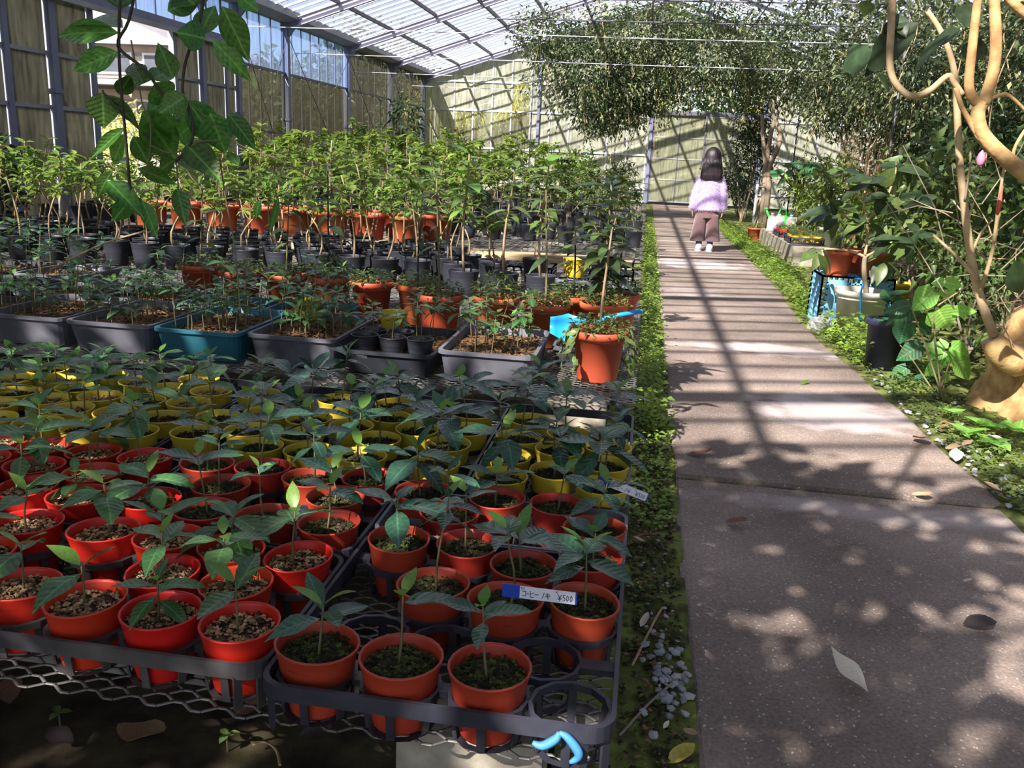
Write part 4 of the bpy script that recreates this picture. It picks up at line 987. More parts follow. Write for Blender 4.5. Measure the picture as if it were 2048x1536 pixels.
for it in range(120):
    for i in range(len(TP)):
        for j in range(i + 1, len(TP)):
            d = TP[i] - TP[j]
            if d.length < .205: e = d.normalized() * (.205 - d.length) * .5; TP[i] += e; TP[j] -= e
        TP[i] += (anc[i] - TP[i]) * .01; TP[i].x = min(TP[i].x, -.085)
tinfo = ['weedy terracotta pot at the shaded end of its row', 'terracotta pot with a slender drooping sapling', 'terracotta pot overgrown with low weeds', 'terracotta pot with a thin dark stemmed sapling']
for i, p in enumerate(TP):
    last = i == len(TP) - 1
    if i in (10, 12): lab, grp = ('terracotta pot with a tall leafy sapling beside the path' if i == 10 else 'terracotta pot with trailing vine at the bench corner'), None
    elif i == 0: lab, grp = tinfo[0], None
    else: lab, grp = tinfo[1 + i % 3] + ' on the middle bench', 'terracotta pots of the middle row %s' % ('with saplings' if i % 3 != 1 else 'with weeds')
    NL = (7, 9, 11, 13)
    if i not in (0, 10, 12): lab = 'terracotta pot with %s in the middle bench row' % ('a %s %s stemmed %s-leaved sapling' % ('short' if i % 7 in (0, 2, 4) else 'tall', 'dark' if i % 2 else 'green', ('seven', 'nine', 'eleven', 'thirteen')[i % 4]) if i % 3 != 1 else 'low weeds and no sapling')
    t = thing('terracotta_pot', lab, 'potted plant', (p.x, p.y, BENCH_Z + .002), R.uniform(0, 6), grp)
    link('pot', ter[i % 2], t); link('soil', ter_soil, t, (0, 0, TER_H - .022)); stuff(link('weeds', R.choice(weedm), t, (0, 0, TER_H - .02)))
    if i == 10:
        tall_plant(t, TER_H - .03, .50, 34, .15, long_leaf, .25, .006, elev=(-.35, .5), seed=3)
        tall_plant(t, TER_H - .03, .34, 18, .13, long_leaf + long_mid, .3, .005, base=(.03, .02), seed=5)
    elif i == 12:
        tall_plant(t, TER_H - .03, .36, 5, .09, long_mid, .75, .0045, m=K['stem_pale'], seed=7)
        for a0 in (2.6, 3.3, 4.0, 5.6, 6.1, .2, 1.0):
            rz = t.rotation_euler.z; a_ = a0 - rz; pts = [Vector((.06 * math.cos(a_), .06 * math.sin(a_), TER_H - .02)), Vector((.10 * math.cos(a_), .10 * math.sin(a_), TER_H + .012)), Vector((.125 * math.cos(a_), .125 * math.sin(a_), TER_H - .04)), Vector((.12 * math.cos(a_ + .1), .12 * math.sin(a_ + .1), TER_H - .11))]
            v = MB().tube(pts, .0018, 5).obj('trailing_stem', K['stem_green'], t, True)
            for u in range(9):
                b = pts[1 + u // 4].lerp(pts[min(3, 2 + u // 4)], (u % 4) / 4); d = sph(a_ + R.uniform(-1.2, 1.2), R.uniform(-1.1, .1)); s = R.uniform(.03, .05)
                link('leaf', R.choice(mid_leaf + long_mid), v, mat4=orient(b, d, sph(a_, .5), s, s * 1.2))
    elif i % 3 != 1:
        tall_plant(t, TER_H - .03, (.28, .46, .36, .5, .32, .42, .48)[i % 7], NL[i % 4], R.uniform(.08, .12), long_leaf + long_mid, .45, .004, m=K['stem_dark'] if i % 2 else None, seed=i)

# ---- saplings in black pots: shared stem and foliage meshes
def sapling_proto(seed, h, m_leaf, nl=34, L=.075, bare=.45, spread=.11, trunk_r=.0055):
    rr = random.Random(seed); g = np.random.default_rng(seed); mb = MB(); n = 8; top = Vector((rr.uniform(-.08, .08) * h / .5, rr.uniform(-.08, .08) * h / .5, h)); kx, ky = rr.uniform(-.03, .03), rr.uniform(-.03, .03)
    tr = [Vector((top.x * t + kx * math.sin(t * PI * 2), top.y * t + ky * math.sin(t * PI * 2), h * t - (.015 if t == 0 else 0))) for t in (i / (n - 1) for i in range(n))]
    mb.tube(tr, [trunk_r * (1.15 - .65 * i / (n - 1)) for i in range(n)], 6)
    tips = [(tr[-1], Vector((0, 0, 1)))]
    for b in range(rr.choice((3, 4, 5))):
        t = rr.uniform(bare, .92); q = t * (n - 1); i = int(q); s = tr[i].lerp(tr[min(i + 1, n - 1)], q - i); az = rr.uniform(0, 6.28); ln = rr.uniform(.5, 1) * spread
        e = s + Vector((math.cos(az) * ln, math.sin(az) * ln, ln * rr.uniform(.5, 1.3))); mid = s.lerp(e, .5) + Vector((0, 0, -.01))
        mb.tube([s, mid, e], [trunk_r * .45, trunk_r * .38, trunk_r * .25], 5); tips.append((e, (e - s).normalized()))
    pos = []; dr = []; ups = []
    per = nl // len(tips)
    for e, dv in tips:
        for k in range(per):
            az = rr.uniform(0, 6.28); el = rr.uniform(-.5, .75); d = sph(az, el); pos.append(e - dv * rr.uniform(0, .07) + d * .005); dr.append(d); ups.append((rr.uniform(-.3, .3), rr.uniform(-.3, .3), 1))
    ln = L * g.uniform(.6, 1.2, len(pos)); V4, F4 = blade(1, 1, 3, .45, .25, .25)
    V, Fq = leaf_cloud(pos, dr, ups, ln, ln * g.uniform(.38, .5, len(pos)), V4, F4)
    return mb.mesh('stem', K['stem_pale'], True), fast_mesh('foliage', V, Fq, m_leaf, True)
SAP_A = [sapling_proto(20 + i, h, K['leaf_far'], n, .075, .5, .10) for i, (h, n) in enumerate(((.42, 34), (.48, 40), (.36, 30), (.52, 44), (.45, 36), (.30, 24)))]
SAP_B = [sapling_proto(60 + i, h, K['leaf_far'], n, .095, .35, .17, .006) for i, (h, n) in enumerate(((.62, 70), (.72, 80), (.55, 64), (.80, 90)))]
SAP_C = [sapling_proto(90 + i, h, K['leaf_mid'], n, .10, .3, .16, .006) for i, (h, n) in enumerate(((.40, 60), (.55, 70), (.46, 66)))]
BP_R, BP_H = .077, .14
bpot = [pot_mesh('pot', K['black_pot'], BP_R, BP_H, .06, n=20, wob=w, seed=i, ribs=True) for i, w in enumerate((.01, .03))]
bsoil = disc_soil('soil', K['soil'], .07, .003, 16, 3)
fpot = [pot_mesh('pot', K['terracotta'], .15, .21, .11, lip=.014, n=24, depth=.03)]; fsoil = disc_soil('soil', K['soil'], .128, .004, 16, 3)
SIZE = {}
for L_, W_ in ((SAP_A, ('middling', 'tall', 'shortish', 'very tall', 'bushy', 'very short')), (SAP_B, ('middling', 'tall', 'shortish', 'very tall')), (SAP_C, ('dark short', 'dark tall', 'dark middling'))):
    for s_, w_ in zip(L_, W_): SIZE[s_[0].name] = w_
def black_sapling(x, y, sap, label, group, cat='potted plant', pot=None, soil=None, zs=BP_H - .018, name='potted_sapling', sc=1.0, z0=BENCH_Z):
    t = thing(name, label, cat, (x, y, z0 + .002), R.uniform(0, 6.28), group)
    link('pot', pot or R.choice(bpot), t); link('soil', soil or bsoil, t, (0, 0, zs))
    st = link('stem', sap[0], t, (R.uniform(-.015, .015), R.uniform(-.015, .015), zs)); st.scale = (sc, sc, sc); stuff(link('foliage', sap[1], st))
    return t
rows = 0
for yy in (4.66, 4.86, 5.07, 5.29, 5.52, 5.78):
    x = -5.1 + (.1 if rows % 2 else 0)
    while x < -0.95:
        if not (x > -1.2 and yy > 5.2) and R.random() < (.91 if x > -3.4 else .76):
            k = R.randrange(6); sw = ('middling', 'tall', 'shortish', 'tallest', 'bushy', 'very short')[k]; rw = ('first', 'second', 'third', 'fourth', 'fifth', 'last')[rows]
            black_sapling(x + R.uniform(-.02, .02), yy + R.uniform(-.015, .015), SAP_A[k], '%s pale trunked sapling, black pot, %s row behind the terracotta pots' % (sw, rw), '%s saplings of the %s row' % (sw, rw), sc=R.uniform(.85, 1.12))
        x += .205
    rows += 1
# loose plants at the open end of that bench
for (x, y, s) in ((-.80, 4.68, SAP_C[0]), (-.2, 4.92, SAP_C[1]), (-.62, 5.1, SAP_A[2]), (-.85, 4.9, SAP_C[2])):
    black_sapling(x, y, s, 'lone sapling in a black pot at the thin end of the sunlit bench', 'lone black pots near the path end', sc=.8)
# far terracotta pots with taller saplings
x = -4.2
while x < -1.7:
    for yy in (6.98, 7.32):
        sp_ = R.choice(SAP_B); rw = 'front' if yy < 7.2 else 'rear'
        black_sapling(x + (.16 if yy > 7.2 else 0), yy, sp_, '%s sapling in a big terracotta pot, %s row beyond the black pots' % (SIZE[sp_[0].name], rw), '%s saplings, %s row of big terracotta pots' % (SIZE[sp_[0].name], rw), pot=fpot[0], soil=fsoil, zs=.175, sc=R.uniform(.75, .95))
    x += .325
for (bx0, bx1, rowsY, saps, sp, lab, grp, sc) in (
        (-5.1, -4.4, (6.95, 7.25, 7.6, 7.95), SAP_A, .24, 'pale trunked sapling in a black pot by the left wall', 'black pots by the left wall', 1.0),
        (-4.3, -0.1, (7.72, 8.05), SAP_B, .30, 'bushy sapling in a black pot behind the big terracotta pots', 'bushy saplings behind the terracotta', .85),
        (-5.2, -0.1, (9.1, 9.5, 9.95, 10.35), SAP_B + SAP_C, .34, 'leafy sapling in a black pot on the fourth bench', 'saplings on the fourth bench', .85),
        (-5.3, -0.1, (11.5, 12.1, 12.8), SAP_B, .42, 'leafy sapling in a black pot on the fifth bench', 'saplings on the fifth bench', 1.0),
        (-5.3, -0.1, (14.2, 15.0, 15.9), SAP_B, .52, 'tall sapling in a black pot near the back wall', 'saplings near the back wall', 1.15)):
    for k, yy in enumerate(rowsY):
        x = bx0 + (sp / 2 if k % 2 else 0)
        while x < bx1:
            near_path = 1.0 - .35 * max(0, min(1, (x + 1.6) / 1.5))
            sp_ = R.choice(SAP_C if x > -1.3 else saps); wd = SIZE[sp_[0].name]; rw = ('front', 'second', 'third', 'rear')[k]
            black_sapling(x + R.uniform(-.04, .04), yy + R.uniform(-.04, .04), sp_, '%s %s, %s row' % (wd, lab.replace('tall ', '').replace('leafy ', ''), rw), '%s, %s, %s row' % (grp, wd, rw), sc=sc * near_path * R.uniform(.85, 1.15)); x += sp
# wooden beam and crate tops across the open end
t = MB().box(-.6, .6, -.09, .09, 0, .07); o = t.obj('wooden_beam', K['wood'], None, loc=(-.66, 6.36, .25)); tag(o, 'pale weathered wooden beam laid across between two benches', 'beam')
o = MB().box(-.1, .1, -.1, .1, 0, .25).obj('concrete_block', K['concrete_block'], None, loc=(-1.15, 6.36, 0)); tag(o, 'concrete block under the inner end of the wooden beam', 'block')
o = MB().box(-.1, .1, -.1, .1, 0, .25).obj('concrete_block', K['concrete_block'], None, loc=(-.2, 6.36, 0)); tag(o, 'concrete block under the path end of the wooden beam', 'block')
# upturned grey crate and a yellow pot on the sunlit bench
def lattice_crate(name, label, cx, cy, z, w, d, h, m, nx=6, ny=5, nz=4, rz=0, b=.012):
    t = thing(name, label, 'crate', (cx, cy, z), rz); w2, d2 = w / 2, d / 2
    for nm, s in (('side', -1), ('side', 1)):
        mb = MB()
        for i in range(ny + 1): y = -d2 + d * i / ny; mb.box(s * w2 - b / 2, s * w2 + b / 2, y - b / 2, y + b / 2, 0, h)
        for k in range(nz + 1): q = h * k / nz; mb.box(s * w2 - b / 2, s * w2 + b / 2, -d2, d2, max(0, q - b / 2), q + b / 2)
        mb.obj(nm, m, t)
        mb = MB()
        for i in range(nx + 1): x = -w2 + w * i / nx; mb.box(x - b / 2, x + b / 2, s * d2 - b / 2, s * d2 + b / 2, 0, h)
        for k in range(nz + 1): q = h * k / nz; mb.box(-w2, w2, s * d2 - b / 2, s * d2 + b / 2, max(0, q - b / 2), q + b / 2)
        mb.obj('end', m, t)
    mb = MB()
    for i in range(nx + 1): x = -w2 + w * i / nx; mb.box(x - b / 2, x + b / 2, -d2, d2, h - b / 2, h + b / 2)
    for i in range(ny + 1): y = -d2 + d * i / ny; mb.box(-w2, w2, y - b / 2, y + b / 2, h - b / 2, h + b / 2)
    mb.obj('base_grid', m, t)
    return t
lattice_crate('grey_crate', 'upturned grey lattice tray on the bench end behind the tall sapling', -.26, 4.62, BENCH_Z, .48, .3, .08, K['tray_grey'], 9, 6, 1, 0, .008)
p = onz(1148, 556, BENCH_Z); t = thing('yellow_pot', 'bright yellow pot on the sunlit bench behind the terracotta row', 'pot', (p.x, p.y, BENCH_Z + .003)); link('pot', pot_mesh('pot', K['yellow'], .075, .12, .055), t); link('soil', bsoil, t, (0, 0, .1)).scale = (.95, .95, 1)

for k, (x, y, w, d) in enumerate(((-.75, 5.43, .42, .28), (-.27, 5.76, .44, .26), (-.17, 5.32, .26, .3))):
    lattice_crate('black_crate', ('low black lattice tray behind the lone pots', 'low black lattice tray by the wooden beam', 'low black lattice tray beside the grey one')[k], x, y, BENCH_Z, w, d, .06, K['tray'], 9, 6, 1, 0, .009)
big_fresh = [leaf_mesh('leaf', K['leaf_fresh'], L=1, W=w, n=7, peak=.45, fold=.2, droop=d) for w, d in ((.5, .25), (.55, .4))]
for k, (px, y, h, L) in enumerate(((655, 6.52, .66, .15), (815, 6.5, .6, .17), (880, 6.3, .55, .15), (560, 6.55, .62, .13), (1010, 4.36, .55, .13), (1085, 4.36, .58, .14), (930, 4.36, .6, .13))):
    p = ony(px, 480, y); t = thing('potted_sapling', 'black pot with a slim big leaved plant %s' % ('on the ground behind the sunlit bench' if y > 6 else 'behind the middle terracotta row'), 'potted plant', (p.x, p.y, BENCH_Z + .002 if y < 6 else .0), 0, 'big leaved plants %s' % ('on the ground' if y > 6 else 'in front of the sunlit bench'))
    link('pot', R.choice(bpot), t); link('soil', bsoil, t, (0, 0, BP_H - .018)); tall_plant(t, BP_H - .02, h if y < 6 else h + .28, 15, L, big_fresh + long_mid, .5, .006, m=K['stem_pale'], elev=(-.3, .5), seed=70 + k)
# ================================================================== RIGHT HAND SIDE
def pxpath(pts, y):
    """pixel path at a given distance (or per point distance)"""
    return [ony(a, b, (y if not hasattr(y, '__len__') else y[i])) for i, (a, b) in enumerate(pts)]
def smooth_path(pts, k=4):
    out = []; n = len(pts); P = [Vector(p) for p in pts]
    for i in range(n - 1):
        p0, p1, p2, p3 = P[max(i - 1, 0)], P[i], P[i + 1], P[min(i + 2, n - 1)]
        for q in range(k):
            t = q / k; out.append(0.5 * ((2 * p1) + (p2 - p0) * t + (2 * p0 - 5 * p1 + 4 * p2 - p3) * t * t + (3 * p1 - p0 - 3 * p2 + p3) * t ** 3))
    out.append(P[-1]); return out
def taper(a, b, n): return [a + (b - a) * i / max(1, n - 1) for i in range(n)]
def branch(t, name, px, y, r0, r1, m, org):
    p = [q - org for q in smooth_path(pxpath(px, y))]; return MB().tube(p, taper(r0, r1, len(p)), 8).obj(name, m, t, True)
def px_leaf(parent, org, base, tip, wpx, y, me, dy=0.0, face=.6, name='leaf'):
    a = ony(*base, y); b = ony(*tip, y + dy); d = b - a; L = d.length; W = wpx / F_PX * y
    up = (Vector((0, 0, 1)) * (1 - face) + (CP - a).normalized() * face + Vector((R.uniform(-.25, .25), R.uniform(-.2, .2), R.uniform(-.1, .25))))
    return link(name, me, parent, mat4=orient(a - org, d, up, L, W))

# unit leaves with width 1 (scaled by their own width when placed)
U_thick = [leaf_mesh('leaf', K['leaf_thick'], L=1, W=1, n=9, peak=.40, fold=f, droop=d, tip=1.1) for f, d in ((.12, .12), (.2, .05), (.08, .2))]
U_heart = [leaf_mesh('leaf', K['leaf_heart'], L=1, W=1, n=8, peak=.3, fold=.1, droop=d, heart=.6, tip=.9) for d in (.1, .2)]
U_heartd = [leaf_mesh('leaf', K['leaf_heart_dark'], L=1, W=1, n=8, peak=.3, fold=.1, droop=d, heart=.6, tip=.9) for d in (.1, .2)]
U_mid = [leaf_mesh('leaf', K['leaf_mid'], L=1, W=1, n=8, peak=.45, fold=.15, droop=d) for d in (.15, .3)]
U_dark = [leaf_mesh('leaf', K['leaf_dark'], L=1, W=1, n=8, peak=.45, fold=.15, droop=d) for d in (.15, .3)]

# ---- hanging vine over the front bench
VY = 1.12
org = ony(300, 180, VY)
vine = thing('hanging_vine', 'glossy thick leaved vine hanging from a wire over the front pots', 'vine', org)
for (pts, r) in (([(243, -60), (238, 60), (240, 150), (250, 260), (256, 330), (262, 395)], .0022), ([(278, -60), (258, 40), (236, 92), (290, 140), (335, 205)], .0022), ([(262, 80), (275, 150), (285, 210), (300, 240), (300, 300), (290, 350)], .0012),
                 ([(412, -50), (400, 40), (372, 120), (365, 180), (372, 200), (386, 250), (380, 290), (352, 322)], .0022), ([(372, 200), (420, 240), (480, 290), (560, 320), (640, 365), (720, 400)], .001), ([(440, 320), (452, 400), (470, 500), (482, 640)], .0012),
                 ([(352, 322), (356, 370), (362, 440)], .001), ([(300, 290), (335, 305), (370, 300), (400, 283), (450, 282)], .0012), ([(205, 180), (215, 195), (280, 260), (300, 275)], .0014)):
    p = [q - org for q in smooth_path(pxpath(pts, VY))]; MB().tube(p, r, 6).obj('stem', K['stem_dark'] if r > .0013 else K['stem_green'], vine, True)
VL = [((238, 66), (75, 58), 46, .05), ((246, 56), (122, 18), 62, .08), ((236, 104), (142, 142), 44, 0), ((412, 78), (352, 62), 56, -.02), ((444, 12), (500, 126), 50, .03), ((425, 80), (505, 162), 40, .02),
      ((346, 158), (318, 80), 42, 0), ((312, 156), (208, 172), 46, .06), ((285, 165), (262, 122), 40, .04), ((310, 165), (342, 214), 60, .02), ((205, 184), (208, 258), 58, 0), ((212, 190), (282, 256), 28, .03), ((250, 256), (179, 316), 24, 0),
      ((250, 268), (224, 332), 32, .02), ((284, 222), (356, 322), 84, .05), ((374, 192), (318, 226), 46, -.02), ((374, 200), (445, 300), 60, .03), ((420, 225), (452, 310), 60, .02), ((455, 225), (514, 302), 36, .02), ((372, 288), (440, 358), 56, -.02),
      ((266, 272), (300, 332), 40, .02), ((276, 338), (356, 366), 34, .03), ((214, 360), (286, 428), 46, -.02), ((224, 342), (188, 398), 28, 0), ((262, 398), (224, 444), 36, .01), ((284, 400), (316, 476), 30, 0), ((354, 376), (372, 452), 34, -.01),
      ((400, 70), (430, 4), 44, .03), ((335, 22), (405, -6), 40, .02), ((478, -8), (516, 22), 34, 0), ((240, 20), (225, -60), 60, .04), ((390, 10), (330, -40), 50, .02), ((520, 400), (508, 440), 16, 0), ((556, 395), (540, 470), 16, 0), ((478, 330), (452, 300), 20, .01), ((180, 510), (190, 488), 22, .0)]
VL = VL[:-1] + [((300, 160), (352, 132), 40, .05), ((330, 205), (262, 232), 50, .06), ((335, 210), (392, 240), 44, .05), ((300, 240), (330, 300), 52, .06), ((262, 150), (232, 200), 34, .05), ((352, 320), (300, 345), 36, .04), ((350, 322), (410, 330), 34, .05), ((385, 250), (335, 285), 48, .05), ((260, 395), (300, 430), 26, .02), ((256, 330), (210, 300), 30, .04)]
for (b, t_, w, dy) in VL: px_leaf(vine, org, b, t_, w * 1.12, VY, R.choice(U_thick), dy, .85)

# ---- caudex tree by the path, right edge
TY = 3.95
cx, cy = 1.86, 4.05
tree = thing('caudex_tree', 'swollen tan tree trunk with a pruned stub and pale bare branches', 'tree', (cx, cy, 0)); TO = Vector((cx, cy, 0))
V = []; Fc = []; n = 24; prof = [(-.03, .30), (.02, .29), (.08, .265), (.15, .26), (.22, .275), (.28, .27), (.33, .25), (.38, .24), (.43, .235), (.46, .20), (.465, .12), (.44, .02)]
for i, (z, r) in enumerate(prof):
    for k in range(n):
        a = 2 * PI * k / n; q = r * (1 + .10 * math.sin(3 * a + z * 6) + .06 * math.sin(5 * a - z * 9 + 1)) + .012 * math.sin(a * 7 + z * 30)
        V.append((q * math.cos(a), q * math.sin(a) * .9, z))
for i in range(len(prof) - 1):
    for k in range(n): k2 = (k + 1) % n; Fc.append((i * n + k, i * n + k2, (i + 1) * n + k2, (i + 1) * n + k))
trunk = MB().add(V, Fc).obj('trunk', K['fig_bark'], tree, True)
# fat limb that curls to a cut stub on the left
pts = [q - TO for q in smooth_path(pxpath([(2075, 700), (2030, 720), (1998, 700), (1984, 678)], [4.05, 3.86, 3.80, 3.80]))]
MB().tube(pts, taper(.085, .045, len(pts)), 10).obj('pruned_stub', K['fig_bark'], tree, True)
MB().tube([pts[-1], pts[-1] + (pts[-1] - pts[-2]).normalized() * .002], .046, 10).obj('cut_face', K['dry_tan'], tree)
# dry fibres on top of the trunk
mb = MB(); rr = random.Random(5)
for k in range(90):
    a = rr.uniform(0, 6.28); q = rr.uniform(0, .17); b = Vector((q * math.cos(a), q * math.sin(a), .44)); e = b + Vector((rr.uniform(-.09, .09), rr.uniform(-.09, .09), rr.uniform(.05, .2)))
    mb.tube([b, b.lerp(e, .5) + Vector((rr.uniform(-.02, .02), 0, .01)), e], [.003, .002, .001], 4)
stuff(mb.obj('dry_fibres', K['dry_leaf'], tree))
BR = [([(1988, 672), (1962, 600), (1945, 530), (1932, 440), (1920, 330), (1914, 220), (1908, 140), (1885, 70), (1855, 22)], 3.8, .020, .010, K['twig']),
      ([(1955, 560), (1915, 515), (1866, 470)], 3.78, .009, .005, K['twig']), ([(1962, 580), (1985, 500), (1998, 400), (2012, 310)], 3.75, .009, .005, K['twig']),
      ([(1946, 500), (1965, 462), (1985, 440)], 3.8, .007, .004, K['twig']), ([(1930, 400), (1938, 350), (1940, 300), (1925, 262)], 3.78, .006, .003, K['twig_grey'])]
for px, y, r0, r1, m in BR: branch(tree, 'branch', px, y, r0, r1, m, TO)
rr = random.Random(9)
for k in range(46):                                       # thin dead twigs round the stump and behind it
    a = Vector((rr.uniform(1.35, 2.1), rr.uniform(3.9, 4.6), rr.uniform(.35, .9))); e = a + Vector((rr.uniform(-.4, .4), rr.uniform(-.2, .2), rr.uniform(-.1, .45)))
    mid = a.lerp(e, .5) + Vector((rr.uniform(-.05, .05), 0, rr.uniform(-.05, .05)))
    MB().tube([q - TO for q in (a, mid, e)], [.0035, .0028, .0015], 5).obj('twig', K['twig_grey'] if k % 3 else K['twig'], tree)

# liana with thick smooth stems in front of the planting
lo = ony(2048, 345, 3.2); LI = thing('liana', 'thick smooth pale liana looping down beside the caudex tree', 'vine', Vector((lo.x, 3.2, 0))); LO = Vector((lo.x, 3.2, 0))
for px, r0, r1 in (([(2140, 420), (2085, 372), (2040, 340), (1990, 298), (1962, 262), (1956, 225), (1966, 205)], .030, .022), ([(1966, 210), (1985, 150), (1992, 90), (1990, 30), (1986, -40)], .021, .017), ([(1966, 210), (1948, 200), (1938, 170), (1944, 100), (1952, 30), (1960, -40)], .018, .013),
                   ([(1960, 280), (1935, 235), (1922, 210), (1912, 175)], .010, .008), ([(1966, 205), (2000, 190), (2020, 192), (2060, 230)], .007, .005), ([(2060, 35), (2020, 0), (2005, -30)], .016, .014), ([(2050, 260), (2028, 300), (2032, 330), (2045, 350)], .006, .005)):
    branch(LI, 'stem', px, 3.2, r0, r1, K['fig_bark'], LO)
branch(LI, 'looping_stem', [(1788, -60), (1782, 60), (1780, 130), (1792, 168), (1822, 192), (1858, 182), (1895, 152), (1908, 165), (1925, 190)], 3.3, .013, .010, K['twig'], LO)
MB().tube([Vector((1.0, .1, -.03)), Vector((.8, .05, .5)), ony(2140, 420, 3.2) - LO], [.05, .04, .03], 8).obj('stem', K['fig_bark'], LI, True)
for b, t_, w, me in (((1838, 45), (1718, 140), 62, 0), ((1812, 75), (1790, 20), 26, 0), ((1930, 55), (1945, 0), 50, 0), ((1960, 75), (1935, 130), 44, 0), ((1735, 0), (1730, 30), 30, 1), ((1922, 60), (1860, 90), 40, 0), ((1800, 55), (1790, 62), 20, 1), ((1755, 150), (1785, 185), 32, 1), ((1900, 70), (1812, 135), 34, 0), ((1745, 100), (1680, 138), 62, 0), ((1780, 40), (1770, 85), 20, 0), ((1858, 120), (1905, 130), 26, 1), ((2030, 520), (2048, 600), 50, 0)):
    px_leaf(LI, LO, b, t_, w, 3.35, R.choice(U_mid if me else U_dark), .05, .5)
# hanging red pod
p = ony(2000, 400, 3.4); t = thing('red_pod', 'small red seed pod hanging on a dry twig by the liana', 'seed pod', p)
MB().lathe([(.001, -.055), (.006, -.05), (.009, -.03), (.008, -.005), (.005, .02), (.001, .05)], 10).obj('pod', mat('red_pod', (206, 92, 70), .5), t, True)
p = ony(1962, 318, 3.9); t = thing('pink_flower', 'pink flower bud among the dark foliage behind the liana', 'flower', p)
MB().lathe([(.002, -.03), (.014, -.02), (.018, 0), (.012, .022), (.002, .035)], 9).obj('petals', mat('pink_petal', (220, 130, 160), .6), t, True)

# ---- heart leaved plant
HY = 4.35
ho = onz(1880, 800, 0); HP = thing('heart_leaved_plant', 'fresh green heart leaved plant lit beside the caudex trunk', 'plant', ho)
for px in ([(1880, 800), (1885, 740), (1888, 700)], [(1905, 800), (1900, 720), (1895, 690)], [(1870, 800), (1868, 640), (1880, 570)], [(1855, 800), (1840, 660), (1815, 600)], [(1845, 800), (1825, 720), (1800, 690)]):
    p = [q - ho for q in smooth_path([ho + Vector((R.uniform(-.03, .03), R.uniform(-.02, .02), 0))] + pxpath(px[1:], HY))]; MB().tube(p, taper(.005, .0025, len(p)), 6).obj('stem', K['stem_green'], HP, True)
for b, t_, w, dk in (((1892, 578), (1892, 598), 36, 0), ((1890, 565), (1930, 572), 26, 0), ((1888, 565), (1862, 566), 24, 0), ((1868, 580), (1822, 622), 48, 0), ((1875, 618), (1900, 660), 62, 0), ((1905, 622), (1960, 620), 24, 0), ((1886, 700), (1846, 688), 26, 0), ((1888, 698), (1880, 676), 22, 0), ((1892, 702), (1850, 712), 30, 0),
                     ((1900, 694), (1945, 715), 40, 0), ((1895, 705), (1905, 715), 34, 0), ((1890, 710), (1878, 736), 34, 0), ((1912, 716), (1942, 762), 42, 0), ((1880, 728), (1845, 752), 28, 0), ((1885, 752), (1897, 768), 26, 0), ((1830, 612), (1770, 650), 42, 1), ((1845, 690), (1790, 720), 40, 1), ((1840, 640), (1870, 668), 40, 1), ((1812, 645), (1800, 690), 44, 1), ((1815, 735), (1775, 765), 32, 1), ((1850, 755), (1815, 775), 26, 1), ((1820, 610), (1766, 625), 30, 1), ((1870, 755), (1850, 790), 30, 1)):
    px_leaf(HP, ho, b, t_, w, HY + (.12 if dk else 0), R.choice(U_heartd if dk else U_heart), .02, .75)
for k, (px, py) in enumerate(((1962, 862), (1900, 838), (1932, 880), (2005, 872), (1985, 900), (2036, 878))):
    o = onz(px, py, 0); t = thing('ground_leaf_plant', 'low broad leaved weed growing at the foot of the caudex trunk', 'plant', o, R.uniform(0, 6), 'broad leaved weeds by the trunk')
    MB().tube([(0, 0, -.01), (0, 0, .03)], .003, 5).obj('stem', K['stem_green'], t)
    for q in range(4): s = R.uniform(.06, .10); link('leaf', R.choice(U_heart), t, mat4=orient((0, 0, .03), sph(q * 1.6 + R.uniform(-.3, .3), R.uniform(.1, .6)), (0, 0, 1), s, s * .75))

# ---- pots and containers beside the path
def bucket(name, label, x, y, r, h, m, rb=None, soil=True, n=26, z=0.0, cat='bucket', lip=.012):
    t = thing(name, label, cat, (x, y, z)); rb = rb or r * .8
    MB().lathe([(rb, 0), (rb + (r - rb) * .85 - .004, h * .88), (r + lip * .4, h * .885), (r + lip * .6, h * .97), (r + lip * .3, h), (r - .006, h), (r - .012, h * .8)], n).obj('body', m, t, True)
    if soil: link('soil', disc_soil('soil', K['soil'], r - .010, .005, 20, 4), t, (0, 0, h * .86))
    return t
cr = onz(1632, 650, 0); bw = ony(1716, 640, cr.y - .175)
t = bucket('white_bucket', 'big dirty white bucket holding a grafted sapling beside the blue crate', bw.x, bw.y, .165, .28, K['white_plastic'], .125)
bo = Vector((bw.x, bw.y, 0)); by = bw.y
MB().tube([q - bo for q in smooth_path([bo + Vector((0.03, 0, .24)), ony(1728, 540, by), ony(1730, 512, by)])], taper(.017, .014, 9), 10).obj('trunk', K['twig_grey'], t, True)
for px in ([(1730, 514), (1700, 502), (1655, 498), (1640, 505)], [(1730, 514), (1760, 498), (1790, 480)], [(1730, 512), (1735, 460), (1728, 400), (1735, 360)], [(1735, 440), (1770, 400), (1790, 350), (1792, 318)], [(1735, 460), (1700, 440), (1670, 420)], [(1728, 400), (1700, 380), (1690, 350)]): branch(t, 'branch', px, by, .010, .004, K['twig'], bo)
rr = random.Random(4)
